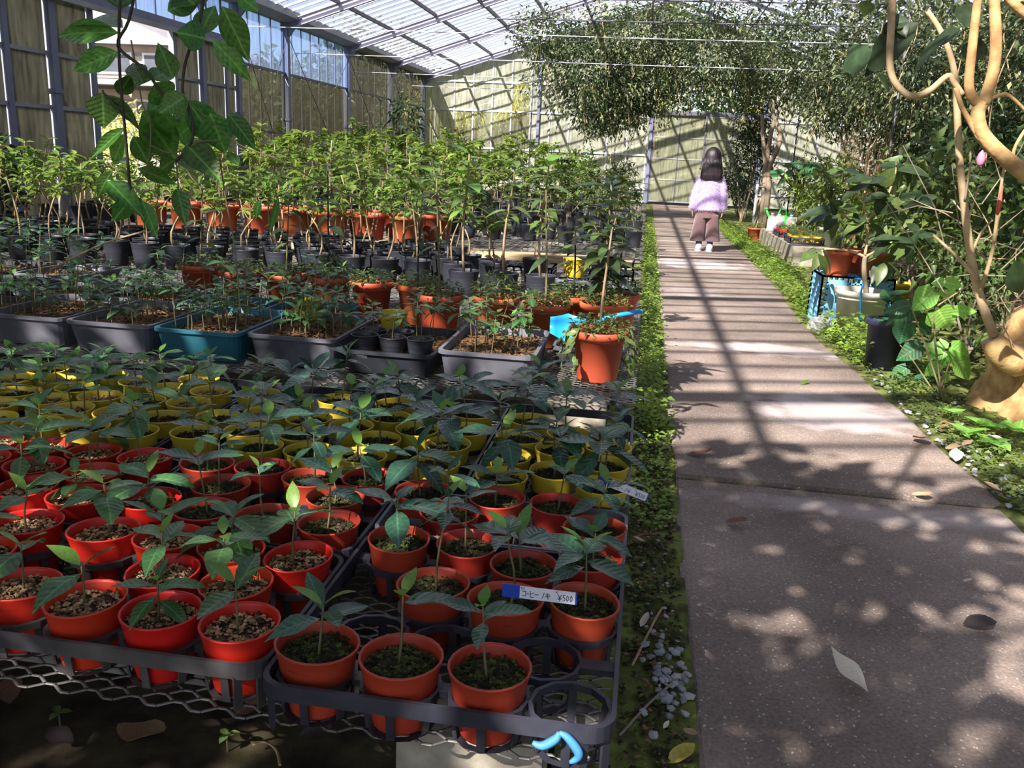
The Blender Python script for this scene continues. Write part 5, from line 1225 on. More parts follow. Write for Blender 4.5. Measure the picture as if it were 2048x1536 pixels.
for (b, c, w, cnt) in (((1640, 505), 60, 22, 7), ((1670, 420), 75, 30, 9), ((1735, 440), 70, 30, 8), ((1790, 480), 75, 34, 10), ((1800, 335), 75, 30, 9), ((1735, 362), 65, 28, 8), ((1690, 350), 60, 28, 7), ((1770, 400), 70, 30, 8), ((1765, 520), 60, 30, 6), ((1835, 400), 70, 34, 8), ((1830, 470), 80, 36, 8)):
    for k in range(cnt):
        a = rr.uniform(0, 6.28); px_leaf(t, bo, (b[0] + rr.uniform(-12, 12), b[1] + rr.uniform(-10, 10)), (b[0] + c * math.cos(a) * rr.uniform(.6, 1), b[1] + c * (.25 + .6 * math.sin(a)) * rr.uniform(.6, 1)), w * rr.uniform(.7, 1.1), by + rr.uniform(-.15, .15), rr.choice(U_dark + U_mid), rr.uniform(-.1, .1), .4)
# blue hose tied to the trunk
p = [ony(1727, 568, by - .17) , ony(1722, 585, by - .19), ony(1721, 625, by - .17), ony(1722, 650, by - .16)]
ho2 = p[0]; t2 = thing('blue_hose', 'short blue tube hanging over the rim of the white bucket', 'hose', ho2)
MB().tube([q - ho2 for q in smooth_path(p)], .006, 8).obj('tube', K['bright_blue'], t2, True)
MB().tube([Vector((.02 * math.cos(a), .02 * math.sin(a) + .15, .012)) for a in [i * PI / 8 for i in range(17)]], .006, 6).obj('loop', K['bright_blue'], t2, True)

cr = onz(1632, 650, 0)
crate = lattice_crate('blue_crate', 'light blue lattice crate standing upside down at the path edge', cr.x + .235, cr.y + .195, 0, .46, .36, .33, K['blue_plastic'], 13, 7, 8, 0, .011)
for (a_, b_) in ((-.19, -.07), (.12, .19)):
    MB().box(a_, b_, -.188, -.183, .03, .31).obj('panel', K['blue_plastic'], crate)
tp = pot_mesh('pot', K['terracotta'], .105, .16, .078, lip=.01, n=26)
for k, (dx, dy) in enumerate(((.10, .08), (.33, .10), (.27, .30))):
    t = thing('terracotta_pot', ('terracotta pot with a drooping plant on the blue crate', 'second terracotta pot on the blue crate beside the white bucket', 'terracotta pot at the back of the blue crate')[k], 'potted plant', (cr.x + dx, cr.y + dy, .337))
    link('pot', tp, t); link('soil', ter_soil, t, (0, 0, .14)); tall_plant(t, .13, .14 if k == 0 else .2, 9, .10, long_leaf + long_mid, .2, .004, elev=(-.6, .3), seed=40 + k)
# crumpled clear bag
t = thing('plastic_bag', 'crumpled clear plastic bag lying in front of the crate', 'plastic bag', (bw.x - .225, bw.y + .02, -.004)); V = []; Fc = []; rr = random.Random(3); n = 14
for i in range(8):
    for k in range(n): a = 2 * PI * k / n; el = i / 7 * PI / 2; q = (1 + rr.uniform(-.25, .25)); V.append((.075 * math.cos(a) * math.cos(el) * q, .10 * math.sin(a) * math.cos(el) * q, .085 * math.sin(el) * q))
for i in range(7):
    for k in range(n): k2 = (k + 1) % n; Fc.append((i * n + k, i * n + k2, (i + 1) * n + k2, (i + 1) * n + k))
MB().add(V, Fc).obj('film', K['clear_bag'], t)
nb = onz(1762, 738, 0); t = bucket('navy_pot', 'dark navy plastic pot behind the heart leaved plant', nb.x, nb.y, .105, .27, K['navy'], .085, cat='pot'); tall_plant(t, .2, .2, 8, .12, U_heartd, .3, .005, elev=(-.3, .5), seed=77)
yb = onz(1818, 640, 0); t = bucket('yellow_bucket', 'yellow bucket half hidden behind the heart leaved plant', yb.x, yb.y + .4, .10, .22, mat('ochre_plastic', (216, 178, 60), .5), .08); tall_plant(t, .18, .25, 16, .09, long_leaf, .2, .005, seed=12)

# concrete kerb with trays on it
kb = thing('concrete_kerb', 'long low concrete kerb edging the raised bed on the right', 'kerb', (1.62, 9.72, 0))
for k in range(3): MB().box(0, .42 + .02 * (k % 2), k * .98 + .01, k * .98 + .97, -.02, .20).obj('block', K['concrete_block'], kb)
def flat_tray(label, x, y, w, d, h, m, pots, z=.20):
    t = thing('seed_tray', label, 'plant tray', (x, y, z + .002)); mb = MB()
    for s in (-1, 1):
        for q in (0.25, .95): mb.box(s * w / 2 - .006, s * w / 2 + .006, -d / 2, d / 2, h * q - .012, h * q + .006).box(-w / 2, w / 2, s * d / 2 - .006, s * d / 2 + .006, h * q - .012, h * q + .006)
        for k in range(8): mb.box(s * w / 2 - .005, s * w / 2 + .005, -d / 2 + d * k / 7 - .005, -d / 2 + d * k / 7 + .005, 0, h).box(-w / 2 + w * k / 7 - .005, -w / 2 + w * k / 7 + .005, s * d / 2 - .005, s * d / 2 + .005, 0, h)
    mb.obj('frame', m, t); MB().box(-w / 2, w / 2, -d / 2, d / 2, 0, .004).obj('base', m, t)
    for i in range(3):
        for j in range(4):
            q = thing('nursery_pot', '%s nursery pot packed in the tray on the concrete kerb' % pots[1], 'pot', (x - w / 2 + w * (i + .5) / 3, y - d / 2 + d * (j + .5) / 4, z + .008), 0, '%s nursery pots on the kerb' % pots[1])
            link('pot', R.choice(pots[0]), q).scale = (.95, .95, .9); link('soil', R.choice(moss_d), q, (0, 0, .066)).scale = (.93, .93, 1); stuff(link('weeds', R.choice(weedm), q, (0, 0, .066))).scale = (.5, .5, .8)
flat_tray('black tray of red pots on the concrete kerb', 1.83, 11.3, .36, .46, .07, K['tray'], (red_pots, 'red'))
flat_tray('black tray of yellow pots on the concrete kerb', 1.83, 10.4, .36, .46, .07, K['tray'], (yel_pots, 'yellow'))
ls = bucket('white_bucket', 'pale bucket with a leafy shrub standing behind the kerb', 2.42, 11.9, .17, .3, K['white_plastic'], .14, z=.0)
# terracotta pot with braided trunk, jugs, watering can, tap
tp2 = onz(1508, 482, 0)
t = thing('terracotta_pot', 'terracotta pot with a braided bare trunk beside the tap', 'potted plant', (tp2.x, tp2.y, 0)); link('pot', pot_mesh('pot', K['terracotta'], .12, .19, .09, lip=.012, n=26), t); link('soil', ter_soil, t, (0, 0, .165)).scale = (1.2, 1.2, 1)
for k in range(3):
    pts = [(.022 * math.cos(k * 2.09 + z * 14), .022 * math.sin(k * 2.09 + z * 14), .15 + z) for z in [i * .035 for i in range(14)]]; MB().tube(pts, .011, 7).obj('trunk', K['twig_grey'], t, True)
stuff(link('weeds', weedm[3], t, (0, 0, .165)))
tap = thing('standpipe', 'grey standpipe with a brass tap behind the braided pot', 'tap', (tp2.x + .05, tp2.y + .75, 0))
MB().tube([(0, 0, -.02), (0, 0, .78)], .022, 10).obj('pipe', K['gutter'], tap, True); MB().tube([(0, 0, .74), (.09, -.02, .75), (.12, -.03, .72), (.12, -.03, .69)], .016, 8).obj('spout', K['metal'], tap, True); MB().box(.03, .10, -.04, 0, .79, .805).tube([(.06, -.02, .75), (.06, -.02, .8)], .008, 6).obj('handle', K['metal'], tap)
wc = thing('watering_can', 'bright green plastic watering can on the kerb by the jugs', 'watering can', (1.86, 12.45, .202), .4)
MB().lathe([(.10, 0), (.105, .02), (.095, .17), (.06, .2), (.05, .2)], 20).obj('body', K['green_plastic'], wc, True); MB().tube([(-.09, 0, .05), (-.18, 0, .15), (-.25, 0, .27)], [.022, .016, .013], 10).obj('spout', K['green_plastic'], wc, True)
MB().lathe([(.013, 0), (.035, .03), (.001, .034)], 12, (-.25, 0, .26)).obj('rose', K['green_plastic'], wc, True); MB().tube([(.08, 0, .17), (.15, 0, .17), (.16, 0, .1), (.1, 0, .05)], .011, 8).obj('handle', K['green_plastic'], wc, True); MB().tube([(-.06, 0, .19), (-.03, 0, .28), (.05, 0, .27), (.08, 0, .17)], .011, 8).obj('top_handle', K['green_plastic'], wc, True)
for k, (x, y, m, lb) in enumerate(((1.76, 12.0, K['pink_plastic'], 'pinkish plastic jug beside the watering can'), (1.91, 11.95, K['white_plastic'], 'white plastic jug with a blue cap on the kerb'), (1.70, 12.18, K['white_plastic'], 'plain white plastic jug nearest the braided pot'))):
    j = thing('plastic_jug', lb, 'jug', (x, y, .202)); MB().lathe([(.058, 0), (.062, .01), (.062, .15), (.045, .19), (.02, .205), (.02, .22), (.001, .222)], 16).obj('body', m, j, True)
    MB().lathe([(.022, .21), (.022, .235), (.001, .236)], 12).obj('cap', K['blue_plastic'] if k == 1 else K['white_plastic'], j, True); MB().tube([(.03, 0, .19), (.06, 0, .2), (.068, 0, .16), (.06, 0, .12)], .008, 6).obj('handle', m, j, True)
sc_ = thing('saucer', 'terracotta saucer under the jugs edge on the kerb', 'saucer', (1.75, 11.68, .202)); MB().lathe([(.09, 0), (.11, .025), (.105, .025), (.085, .006), (.001, .005)], 22).obj('dish', K['terracotta'], sc_, True)
# ================================================================== MASS PLANTING
def blob_leaves(g, n, c, rad, L, wr=.45, hang=.3, shell=.35, tv=SIMPLE_V, tf=SIMPLE_F):
    """leaves scattered through an ellipsoid, more of them near its skin"""
    d = g.normal(size=(n, 3)); d /= np.linalg.norm(d, axis=1, keepdims=True); r = g.uniform(shell, 1, n) ** .6
    ph = g.uniform(0, 6.28, 4); r = r * (1 + .30 * np.sin(4 * d[:, 0] + 3 * d[:, 2] + ph[0]) * np.sin(5 * d[:, 1] + ph[1]) + .16 * np.sin(9 * d[:, 0] + ph[2]) * np.sin(8 * d[:, 2] + ph[3])) * np.where(g.uniform(0, 1, n) < .1, g.uniform(1, 1.3, n), 1)
    pos = np.array(c) + d * r[:, None] * np.array(rad); dr = d + g.normal(0, .7, (n, 3)); dr[:, 2] -= hang
    up = np.stack([g.normal(0, .5, n), g.normal(0, .5, n), np.ones(n)], 1); ln = L * g.uniform(.6, 1.25, n)
    return leaf_cloud(pos, dr, up, ln, ln * wr, tv, tf)
def shrub(name, label, x, y, h, rad, n, L, m, seed, wr=.45, z0=None, cat='shrub', stems=4, group=None, hang=.3, blobs=6, z=0.0, stem_m=None):
    t = thing(name, label, cat, (x, y, z), 0, group); g = np.random.default_rng(seed); rr = random.Random(seed); parts = []; z0 = h * .25 if z0 is None else z0
    for b in range(blobs):
        q = b / max(1, blobs - 1); cz = z0 + (h - z0) * (.2 + .7 * q); a = rr.uniform(0, 6.28); o = rad * .45 * (1 - .6 * q)
        parts.append(blob_leaves(g, n // blobs, (o * math.cos(a), o * math.sin(a), cz), (rad * .7, rad * .7, (h - z0) * .28), L, wr, hang))
    stuff(link('foliage', fast_mesh('foliage', *cat_mesh(parts), m), t))
    for s in range(stems):
        a = rr.uniform(0, 6.28); e = Vector((rad * .5 * math.cos(a), rad * .5 * math.sin(a), h * rr.uniform(.6, .9)))
        MB().tube(smooth_path([Vector((rr.uniform(-.04, .04), rr.uniform(-.04, .04), -.03)), e * .4 + Vector((rr.uniform(-.05, .05), 0, 0)), e], 3), taper(.008 + h * .006, .004, 7), 6).obj('stem', stem_m or K['twig_grey'], t, True)
    return t
# shaded bed on the right, near to far
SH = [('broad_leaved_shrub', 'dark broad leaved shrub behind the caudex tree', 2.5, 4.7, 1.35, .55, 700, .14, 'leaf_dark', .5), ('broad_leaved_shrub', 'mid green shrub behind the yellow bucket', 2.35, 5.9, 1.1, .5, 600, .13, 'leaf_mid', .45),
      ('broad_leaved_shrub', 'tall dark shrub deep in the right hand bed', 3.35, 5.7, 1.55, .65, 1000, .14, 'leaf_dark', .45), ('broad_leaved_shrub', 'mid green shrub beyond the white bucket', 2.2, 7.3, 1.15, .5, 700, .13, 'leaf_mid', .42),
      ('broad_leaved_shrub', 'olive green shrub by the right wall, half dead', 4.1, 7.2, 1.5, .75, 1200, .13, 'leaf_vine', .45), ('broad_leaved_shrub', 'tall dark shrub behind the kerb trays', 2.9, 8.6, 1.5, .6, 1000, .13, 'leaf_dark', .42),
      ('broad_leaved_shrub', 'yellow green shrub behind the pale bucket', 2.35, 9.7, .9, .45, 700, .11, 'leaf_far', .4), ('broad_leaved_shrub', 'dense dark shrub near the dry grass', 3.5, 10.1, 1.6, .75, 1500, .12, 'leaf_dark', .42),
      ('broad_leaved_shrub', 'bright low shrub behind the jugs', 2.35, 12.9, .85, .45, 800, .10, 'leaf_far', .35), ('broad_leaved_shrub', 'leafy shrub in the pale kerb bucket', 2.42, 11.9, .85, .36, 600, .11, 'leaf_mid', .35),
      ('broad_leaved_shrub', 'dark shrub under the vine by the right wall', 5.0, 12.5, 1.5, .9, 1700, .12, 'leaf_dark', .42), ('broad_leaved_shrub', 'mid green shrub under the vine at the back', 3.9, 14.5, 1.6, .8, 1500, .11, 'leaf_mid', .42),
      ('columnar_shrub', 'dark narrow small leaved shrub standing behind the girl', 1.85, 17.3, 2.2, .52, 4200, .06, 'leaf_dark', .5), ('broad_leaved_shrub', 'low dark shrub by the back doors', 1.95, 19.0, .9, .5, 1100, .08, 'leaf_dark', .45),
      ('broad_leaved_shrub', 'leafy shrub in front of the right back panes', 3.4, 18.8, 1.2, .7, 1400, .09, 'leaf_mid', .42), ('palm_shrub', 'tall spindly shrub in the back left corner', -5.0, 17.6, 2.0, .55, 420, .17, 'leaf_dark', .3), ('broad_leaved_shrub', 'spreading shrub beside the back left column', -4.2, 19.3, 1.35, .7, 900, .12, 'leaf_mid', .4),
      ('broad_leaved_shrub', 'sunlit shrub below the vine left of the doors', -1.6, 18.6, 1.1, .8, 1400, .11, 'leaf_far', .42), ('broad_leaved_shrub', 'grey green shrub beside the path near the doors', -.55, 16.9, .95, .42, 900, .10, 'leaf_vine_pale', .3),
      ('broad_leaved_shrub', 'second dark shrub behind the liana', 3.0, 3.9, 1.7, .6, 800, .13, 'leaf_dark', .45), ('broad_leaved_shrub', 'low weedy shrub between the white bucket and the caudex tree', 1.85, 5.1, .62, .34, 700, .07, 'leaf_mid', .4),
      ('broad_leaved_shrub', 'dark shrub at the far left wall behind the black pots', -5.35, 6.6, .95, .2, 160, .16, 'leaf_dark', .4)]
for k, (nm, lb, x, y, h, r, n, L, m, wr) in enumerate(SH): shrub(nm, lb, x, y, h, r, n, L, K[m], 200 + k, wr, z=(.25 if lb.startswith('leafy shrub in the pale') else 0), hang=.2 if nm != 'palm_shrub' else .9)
# elephant ear
ee = thing('elephant_ear', 'huge dark drooping elephant ear leaves beside the tap', 'plant', (2.45, 14.6, 0)); eo = Vector((2.45, 14.6, 0))
for b, t_, w in (((1600, 352), (1640, 325), 40), ((1585, 345), (1545, 372), 46), ((1590, 338), (1625, 372), 50), ((1575, 335), (1600, 318), 34), ((1610, 340), (1575, 362), 40), ((1560, 350), (1540, 340), 30)):
    l = px_leaf(ee, eo, b, t_, w, 14.5 + R.uniform(-.2, .2), R.choice(U_heartd), .1, .2); a = ony(*b, 14.5) - eo
    MB().tube(smooth_path([Vector((0, 0, -.02)), Vector((a.x * .3, a.y * .3, a.z * .7)), a], 3), .012, 6).obj('stalk', K['stem_green'], ee, True)
# dry grass clump
dg = thing('dry_grass', 'clump of tall dry brown grass under the vine', 'grass clump', (3.15, 13.6, 0)); mb = MB(); rr = random.Random(8)
for k in range(150): a = rr.uniform(0, 6.28); q = rr.uniform(0, .2); s = rr.uniform(.1, .4); mb.tube([(q * math.cos(a), q * math.sin(a), -.02), (q * 1.5 * math.cos(a), q * 1.5 * math.sin(a), .7), ((q + s) * math.cos(a), (q + s) * math.sin(a), rr.uniform(1.2, 1.75))], [.006, .005, .001], 3)
stuff(mb.obj('blades', K['dry_tan'], dg))
# arched vine trunks
at_ = thing('vine_trunk', 'arched grey vine trunk rising behind the tap', 'vine trunk', (2.35, 15.4, 0)); ao = Vector((2.35, 15.4, 0))
for px in ([(1535, 375), (1540, 330), (1556, 295), (1560, 265), (1548, 235), (1545, 200)], [(1530, 375), (1532, 330), (1538, 290), (1545, 255), (1560, 215)], [(1538, 375), (1535, 350), (1528, 300), (1524, 230)]):
    p = [q - ao for q in smooth_path(pxpath(px, 15.4))]; p[0].z = -.02; MB().tube(p, taper(.05, .03, len(p)), 8).obj('trunk', K['twig_grey'], at_, True)

# ---- overhead vine on its trellis
def vine_mass(label, boxes, seed, trunk=None, extra_hang=True):
    t = thing('trellis_vine', label, 'vine', (boxes[0][0], boxes[0][1], boxes[0][2])); o = np.array([boxes[0][0], boxes[0][1], boxes[0][2]]); g = np.random.default_rng(seed); parts = []; pale = []
    for (x, y, z, rx, ry, rz, n, L) in boxes:
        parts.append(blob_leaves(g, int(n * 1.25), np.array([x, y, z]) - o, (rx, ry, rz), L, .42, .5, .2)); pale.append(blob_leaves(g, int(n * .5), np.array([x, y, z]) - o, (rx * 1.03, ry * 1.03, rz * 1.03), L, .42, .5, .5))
    stuff(link('foliage', fast_mesh('foliage', *cat_mesh(parts), K['leaf_vine']), t)); stuff(link('pale_foliage', fast_mesh('foliage', *cat_mesh(pale), K['leaf_vine_pale']), t))  # second layer holds the paler, sun-bleached leaves
    mb = MB(); rr = random.Random(seed); sp = []
    for (x, y, z, rx, ry, rz, n, L) in boxes:
        for k in range(max(3, n // 160)):
            a = Vector((x - o[0] + rr.uniform(-rx, rx) * .8, y - o[1] + rr.uniform(-ry, ry) * .8, z - o[2] + rr.uniform(-.5, .9) * rz)); b = a + Vector((rr.uniform(-.25, .25), rr.uniform(-.2, .2), -rr.uniform(.4, 1.25))); sp += [tuple(a.lerp(b, .2 + .8 * q / 14) + Vector((rr.uniform(-.03, .03), rr.uniform(-.03, .03), 0))) for q in range(15)]; mb.tube(smooth_path([a, a.lerp(b, .5) + Vector((rr.uniform(-.1, .1), 0, .05)), b], 3), .005, 4)
    m_ = len(sp); ln = .085 * g.uniform(.6, 1.2, m_); dd = g.normal(size=(m_, 3)); dd[:, 2] -= .6
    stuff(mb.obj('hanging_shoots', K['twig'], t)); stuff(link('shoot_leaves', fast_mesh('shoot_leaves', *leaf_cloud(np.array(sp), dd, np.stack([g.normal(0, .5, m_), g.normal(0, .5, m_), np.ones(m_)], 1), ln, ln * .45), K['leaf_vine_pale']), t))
    return t
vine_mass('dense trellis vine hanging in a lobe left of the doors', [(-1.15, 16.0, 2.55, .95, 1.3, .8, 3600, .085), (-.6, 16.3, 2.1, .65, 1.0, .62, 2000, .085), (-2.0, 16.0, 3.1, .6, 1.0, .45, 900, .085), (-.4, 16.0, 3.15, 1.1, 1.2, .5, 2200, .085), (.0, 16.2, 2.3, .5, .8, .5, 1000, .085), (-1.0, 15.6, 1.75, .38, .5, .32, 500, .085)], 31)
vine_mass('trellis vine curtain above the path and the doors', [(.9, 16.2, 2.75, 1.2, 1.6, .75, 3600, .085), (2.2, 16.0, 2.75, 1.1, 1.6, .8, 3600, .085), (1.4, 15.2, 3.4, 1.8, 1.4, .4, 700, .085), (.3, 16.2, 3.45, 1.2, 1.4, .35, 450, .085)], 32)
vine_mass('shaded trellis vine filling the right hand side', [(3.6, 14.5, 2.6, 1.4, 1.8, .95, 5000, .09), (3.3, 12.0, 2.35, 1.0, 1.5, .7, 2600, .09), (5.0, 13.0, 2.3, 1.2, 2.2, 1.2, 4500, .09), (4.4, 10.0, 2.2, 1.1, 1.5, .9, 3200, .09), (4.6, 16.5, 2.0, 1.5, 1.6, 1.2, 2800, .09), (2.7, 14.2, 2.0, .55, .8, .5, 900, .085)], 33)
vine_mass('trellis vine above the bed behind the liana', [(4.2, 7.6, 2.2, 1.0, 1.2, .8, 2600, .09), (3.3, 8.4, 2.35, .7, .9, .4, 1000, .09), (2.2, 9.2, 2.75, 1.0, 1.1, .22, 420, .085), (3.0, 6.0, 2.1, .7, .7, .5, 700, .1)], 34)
# trellis wires and poles that carry it
tr_ = thing('trellis', 'thin steel trellis poles and wires carrying the vine', 'trellis', (1.5, 14.0, 0))
for (x, y) in ((2.75, 17.8), (2.9, 11.5), (5.6, 13.5), (5.6, 17.8), (-2.4, 17.8)): MB().tube([(x - 1.5, y - 14, -.03), (x - 1.5, y - 14, 2.95)], .014, 8).obj('pole', K['purlin'], tr_, True)
for y in (11.5, 13.2, 15.5, 17.8): MB().tube([(-4.0, y - 14, 2.93), (4.2, y - 14, 2.95)], .010, 6).obj('cross_wire', K['purlin'], tr_)
for x in (-2.4, -.12, 1.3, 2.75, 4.2, 5.6): MB().tube([(x - 1.5, -8.5, 2.97), (x - 1.5, 4.2, 2.97)], .008, 6).obj('long_wire', K['purlin'], tr_)

# ---- leafy canopy behind the viewer that dapples the front bench and the path
def canopy(label, x0, x1, y0, y1, z0, z1, n, L, seed, hole=.45):
    t = thing('canopy_vine', label, 'vine', ((x0 + x1) / 2, (y0 + y1) / 2, z0)); g = np.random.default_rng(seed); pos = []
    from mathutils import noise as _n
    while len(pos) < n:
        p = (g.uniform(x0, x1), g.uniform(y0, y1), g.uniform(z0, z1))
        if _n.noise(Vector((p[0] * 1.6 + seed, p[1] * 1.6, 0))) > hole - .5: pos.append((p[0] - (x0 + x1) / 2, p[1] - (y0 + y1) / 2, p[2] - z0))
    n = len(pos); d = g.normal(size=(n, 3)); d[:, 2] *= .5; ln = L * g.uniform(.6, 1.3, n)
    V, Fq = leaf_cloud(pos, d, np.stack([g.normal(0, .5, n), g.normal(0, .5, n), np.ones(n)], 1), ln, ln * .5)
    stuff(link('foliage', fast_mesh('foliage', V, Fq, K['leaf_mid']), t)); rr = random.Random(seed)
    for k in range(9):
        a = Vector((rr.uniform(-.5, .5) * (x1 - x0), rr.uniform(-.5, .5) * (y1 - y0), rr.uniform(0, z1 - z0))); b = a + Vector((rr.uniform(-1, 1), rr.uniform(-1, 1), rr.uniform(-.1, .1)))
        MB().tube([a, a.lerp(b, .5) + Vector((0, 0, .1)), b], [.016, .013, .008], 6).obj('stem', K['twig_grey'], t)
    return t
canopy('leafy vine under the roof behind the viewer, above the benches', -5.2, -1.75, -2.6, 1.55, 2.3, 2.9, 2700, .2, 51, .39)
canopy('dense leafy vine under the roof behind the viewer, beside the path', -1.66, -.35, -3.0, .1, 2.3, 2.95, 1150, .2, 52, .38)
canopy('loose leafy vine under the roof behind the viewer, above the path', -.25, 1.0, -3.4, .15, 2.3, 2.95, 520, .21, 53, .5)

# ================================================================== OUTDOORS
def out_tree(label, x, y, h, r, n, L, m, seed, name='garden_tree'):
    return shrub(name, label, x, y, h, r, n, L, K[m], seed, .45, h * .12, 'tree', 3, blobs=7)
K['bamboo'] = mat('bamboo_leaf', (196, 188, 100), .5, .3, 1.5, rgb2=(140, 150, 70), trans=.3)
for k, (x, y, h, r) in enumerate(((-6.5, 25.2, 2.6, .6), (-5.2, 25.2, 3.0, .6), (-3.9, 25.2, 2.9, .6), (-2.6, 25.2, 2.6, .6), (-1.9, 27.7, 6.2, .75), (.1, 27.7, 6.0, .75), (3.6, 26.5, 3.2, 1.2))):
    shrub('bamboo', ('yellow green bamboo thicket outside the back panes' if h < 4 else 'tall golden bamboo rising behind the gable'), x, y, h, r, 2200, .26, K['bamboo'], 300 + k, .14, .1, 'bamboo', 5, ('bamboo outside the back panes' if h < 4 else 'tall bamboo behind the gable'), hang=1.0)
for k, (x, y, h, r) in enumerate(((-9.3, 21.7, 2.8, 1.0), (-9.3, 24.2, 3.0, 1.0), (-9.5, 26.9, 3.8, 1.2), (-10.2, 30.8, 5.0, 1.6), (-10.0, 36.0, 5.4, 2.0), (-8.2, 19.0, 2.2, .8), (-7.8, 17.0, 1.9, .7), (-8.0, 14.9, 1.1, .5), (-9.0, 11.2, 1.8, 1.0), (-9.2, 8.6, 2.0, 1.1))):
    out_tree('dark garden tree outside the left wall', x, y, h, r, 1500, .3, 'leaf_dark' if k % 3 else 'leaf_vine', 330 + k)['group'] = 'garden trees outside the left wall'
for k, (x, y, h, r) in enumerate(((-3.6, 38, 5.0, 2.4), (3.2, 38, 4.8, 2.4), (9.6, 36, 4.4, 2.4), (15.5, 32, 4.5, 2.4), (9.5, 22, 3.2, 1.7), (9.5, 17, 3.2, 1.7), (9.5, 12, 3.0, 1.6))):
    out_tree('broad garden tree beyond the back and right walls', x, y, h, r, 1600, .4, 'leaf_dark', 350 + k)['group'] = 'garden trees beyond the back and right walls'
hs = thing('house', 'pale weathered house with a low tiled roof seen through the open doorway', 'house', (-15.0, 25.5, 0)); cl = mat('weathered_siding', (168, 156, 146), .85, .15, 3); rt = mat('grey_tile', (112, 108, 114), .7, .2, 4); dk = mat('dark_window', (54, 58, 70), .3, .2, 3)
MB().box(-2.4, 2.4, -3, 3, 0, 3.4).obj('wall', cl, hs)
MB().add([(-2.9, -3.4, 3.4), (2.9, -3.4, 3.4), (2.9, 3.4, 3.4), (-2.9, 3.4, 3.4), (0, -3.4, 4.5), (0, 3.4, 4.5)], [(0, 4, 5, 3), (1, 2, 5, 4), (0, 1, 4), (2, 3, 5), (0, 3, 2, 1)]).obj('roof', rt, hs)
for k in range(11): MB().box(-2.4, 2.42, -3.03, -3.0, .25 + .29 * k, .25 + .29 * k + .05).obj('siding_batten', rt, hs)
MB().box(-2.6, 2.9, -3.9, -3.0, 2.35, 2.47).obj('awning', rt, hs)
for x, z, w in ((-1.4, 1.6, .45), (.2, 1.6, .5), (1.6, 1.6, .4), (.6, 2.95, .6), (1.8, 2.95, .3)):
    w_ = MB().box(x - w, x + w, -3.05, -3.0, z - .45 if z < 2 else z - .28, z + .45 if z < 2 else z + .28).obj('window', K['white_bar'], hs); MB().box(x - w + .06, x + w - .06, -3.06, -3.05, (z - .39) if z < 2 else z - .22, (z + .39) if z < 2 else z + .22).obj('pane', dk, w_)
MB().box(-1.6, 2.6, -4.4, -4.36, .9, .96).box(-1.6, 2.6, -4.4, -4.36, .5, .55).obj('rail', K['gutter'], hs)
shrub('garden_bush', 'yellow green bush outside the open doorway', -10.6, 16.9, 1.5, .8, 1200, .14, K['bamboo'], 390, .4, .2, 'shrub', 3)

# ================================================================== GROUND DETAIL
def stone_mesh(seed):
    rr = random.Random(seed); bm = bmesh.new(); bmesh.ops.create_icosphere(bm, subdivisions=1, radius=1)
    for v in bm.verts: v.co *= 1 + rr.uniform(-.22, .22); v.co.z *= .62
    me = bpy.data.meshes.new('stone'); bm.to_mesh(me); bm.free(); me.materials.append(K['stone']); return me
SM = [stone_mesh(i) for i in range(5)]; rr = random.Random(77)
def scatter_stones(n, px, size, z=0.0):
    for k in range(n):
        u, v = rr.choice(px); p = onz(u + rr.gauss(0, 1) * 22, v + rr.gauss(0, 1) * 26, z); s = rr.uniform(*size)
        if PX0 + .004 < p.x + s and p.x - s < PX1 - .0 and p.x > PX0 - .1 and p.x < PX1: 
            if p.x < .5: p.x = PX0 - .012 - s
            else: p.x = PX1 + .012 + s
        if p.x < .035: p.x = .035 + rr.uniform(0, .03)
        o = link('stone', rr.choice(SM), floor, (p.x, p.y, .002 + s * .3)); o.scale = (s, s * rr.uniform(.7, 1.1), s); o.rotation_euler = (rr.uniform(-.3, .3), rr.uniform(-.3, .3), rr.uniform(0, 6.28))
scatter_stones(75, [(1325, 1380), (1340, 1330), (1345, 1420), (1310, 1310), (1350, 1370)], (.005, .012))
scatter_stones(30, [(1330, 1180), (1310, 1120), (1325, 1060), (1320, 1240)], (.003, .007))
scatter_stones(110, [(1780, 790), (1740, 755), (1830, 830), (1870, 870), (1920, 905), (1980, 950), (2020, 980), (1960, 900), (1890, 860), (2035, 940)], (.006, .015))
# weeds along both verges
def verge_weeds(label, n, xf, y0, y1, L, m, seed, hmax, nm='verge_weeds', wr=.6):
    g = np.random.default_rng(seed); y = y0 + (y1 - y0) * g.uniform(0, 1, n) ** 1.3; x = np.array([xf(v, g) for v in y]); z = hmax * g.uniform(0, 1, n) ** 2 + .006
    ok = np.ones(n, bool)                                # nothing grows through the things that stand there
    for (x0_, x1_, y0_, y1_) in ((cr.x - .03, cr.x + .5, cr.y - .03, cr.y + .41), (1.59, 2.09, 9.69, 12.70)): ok &= ~((x > x0_) & (x < x1_) & (y > y0_) & (y < y1_))
    for (x_, y_, r_) in ((bw.x, bw.y, .19), (nb.x, nb.y, .13), (yb.x, yb.y + .4, .13), (1.86, 4.05, .33), (tp2.x, tp2.y, .14), (bw.x - .225, bw.y + .02, .09)): ok &= np.hypot(x - x_, y - y_) > r_
    x, y, z = x[ok], y[ok], z[ok]; n = len(x)
    a = g.uniform(0, 6.28, n); d = np.stack([np.cos(a), np.sin(a), g.uniform(-.2, .5, n)], 1); ln = L * g.uniform(.5, 1.3, n)
    V, Fq = leaf_cloud(np.stack([x, y, z], 1), d, np.stack([g.normal(0, .35, n), g.normal(0, .35, n), np.ones(n)], 1), ln, ln * wr)
    return tag(link(nm, fast_mesh(nm, V, Fq, m)), label, 'weeds', None, 'stuff')
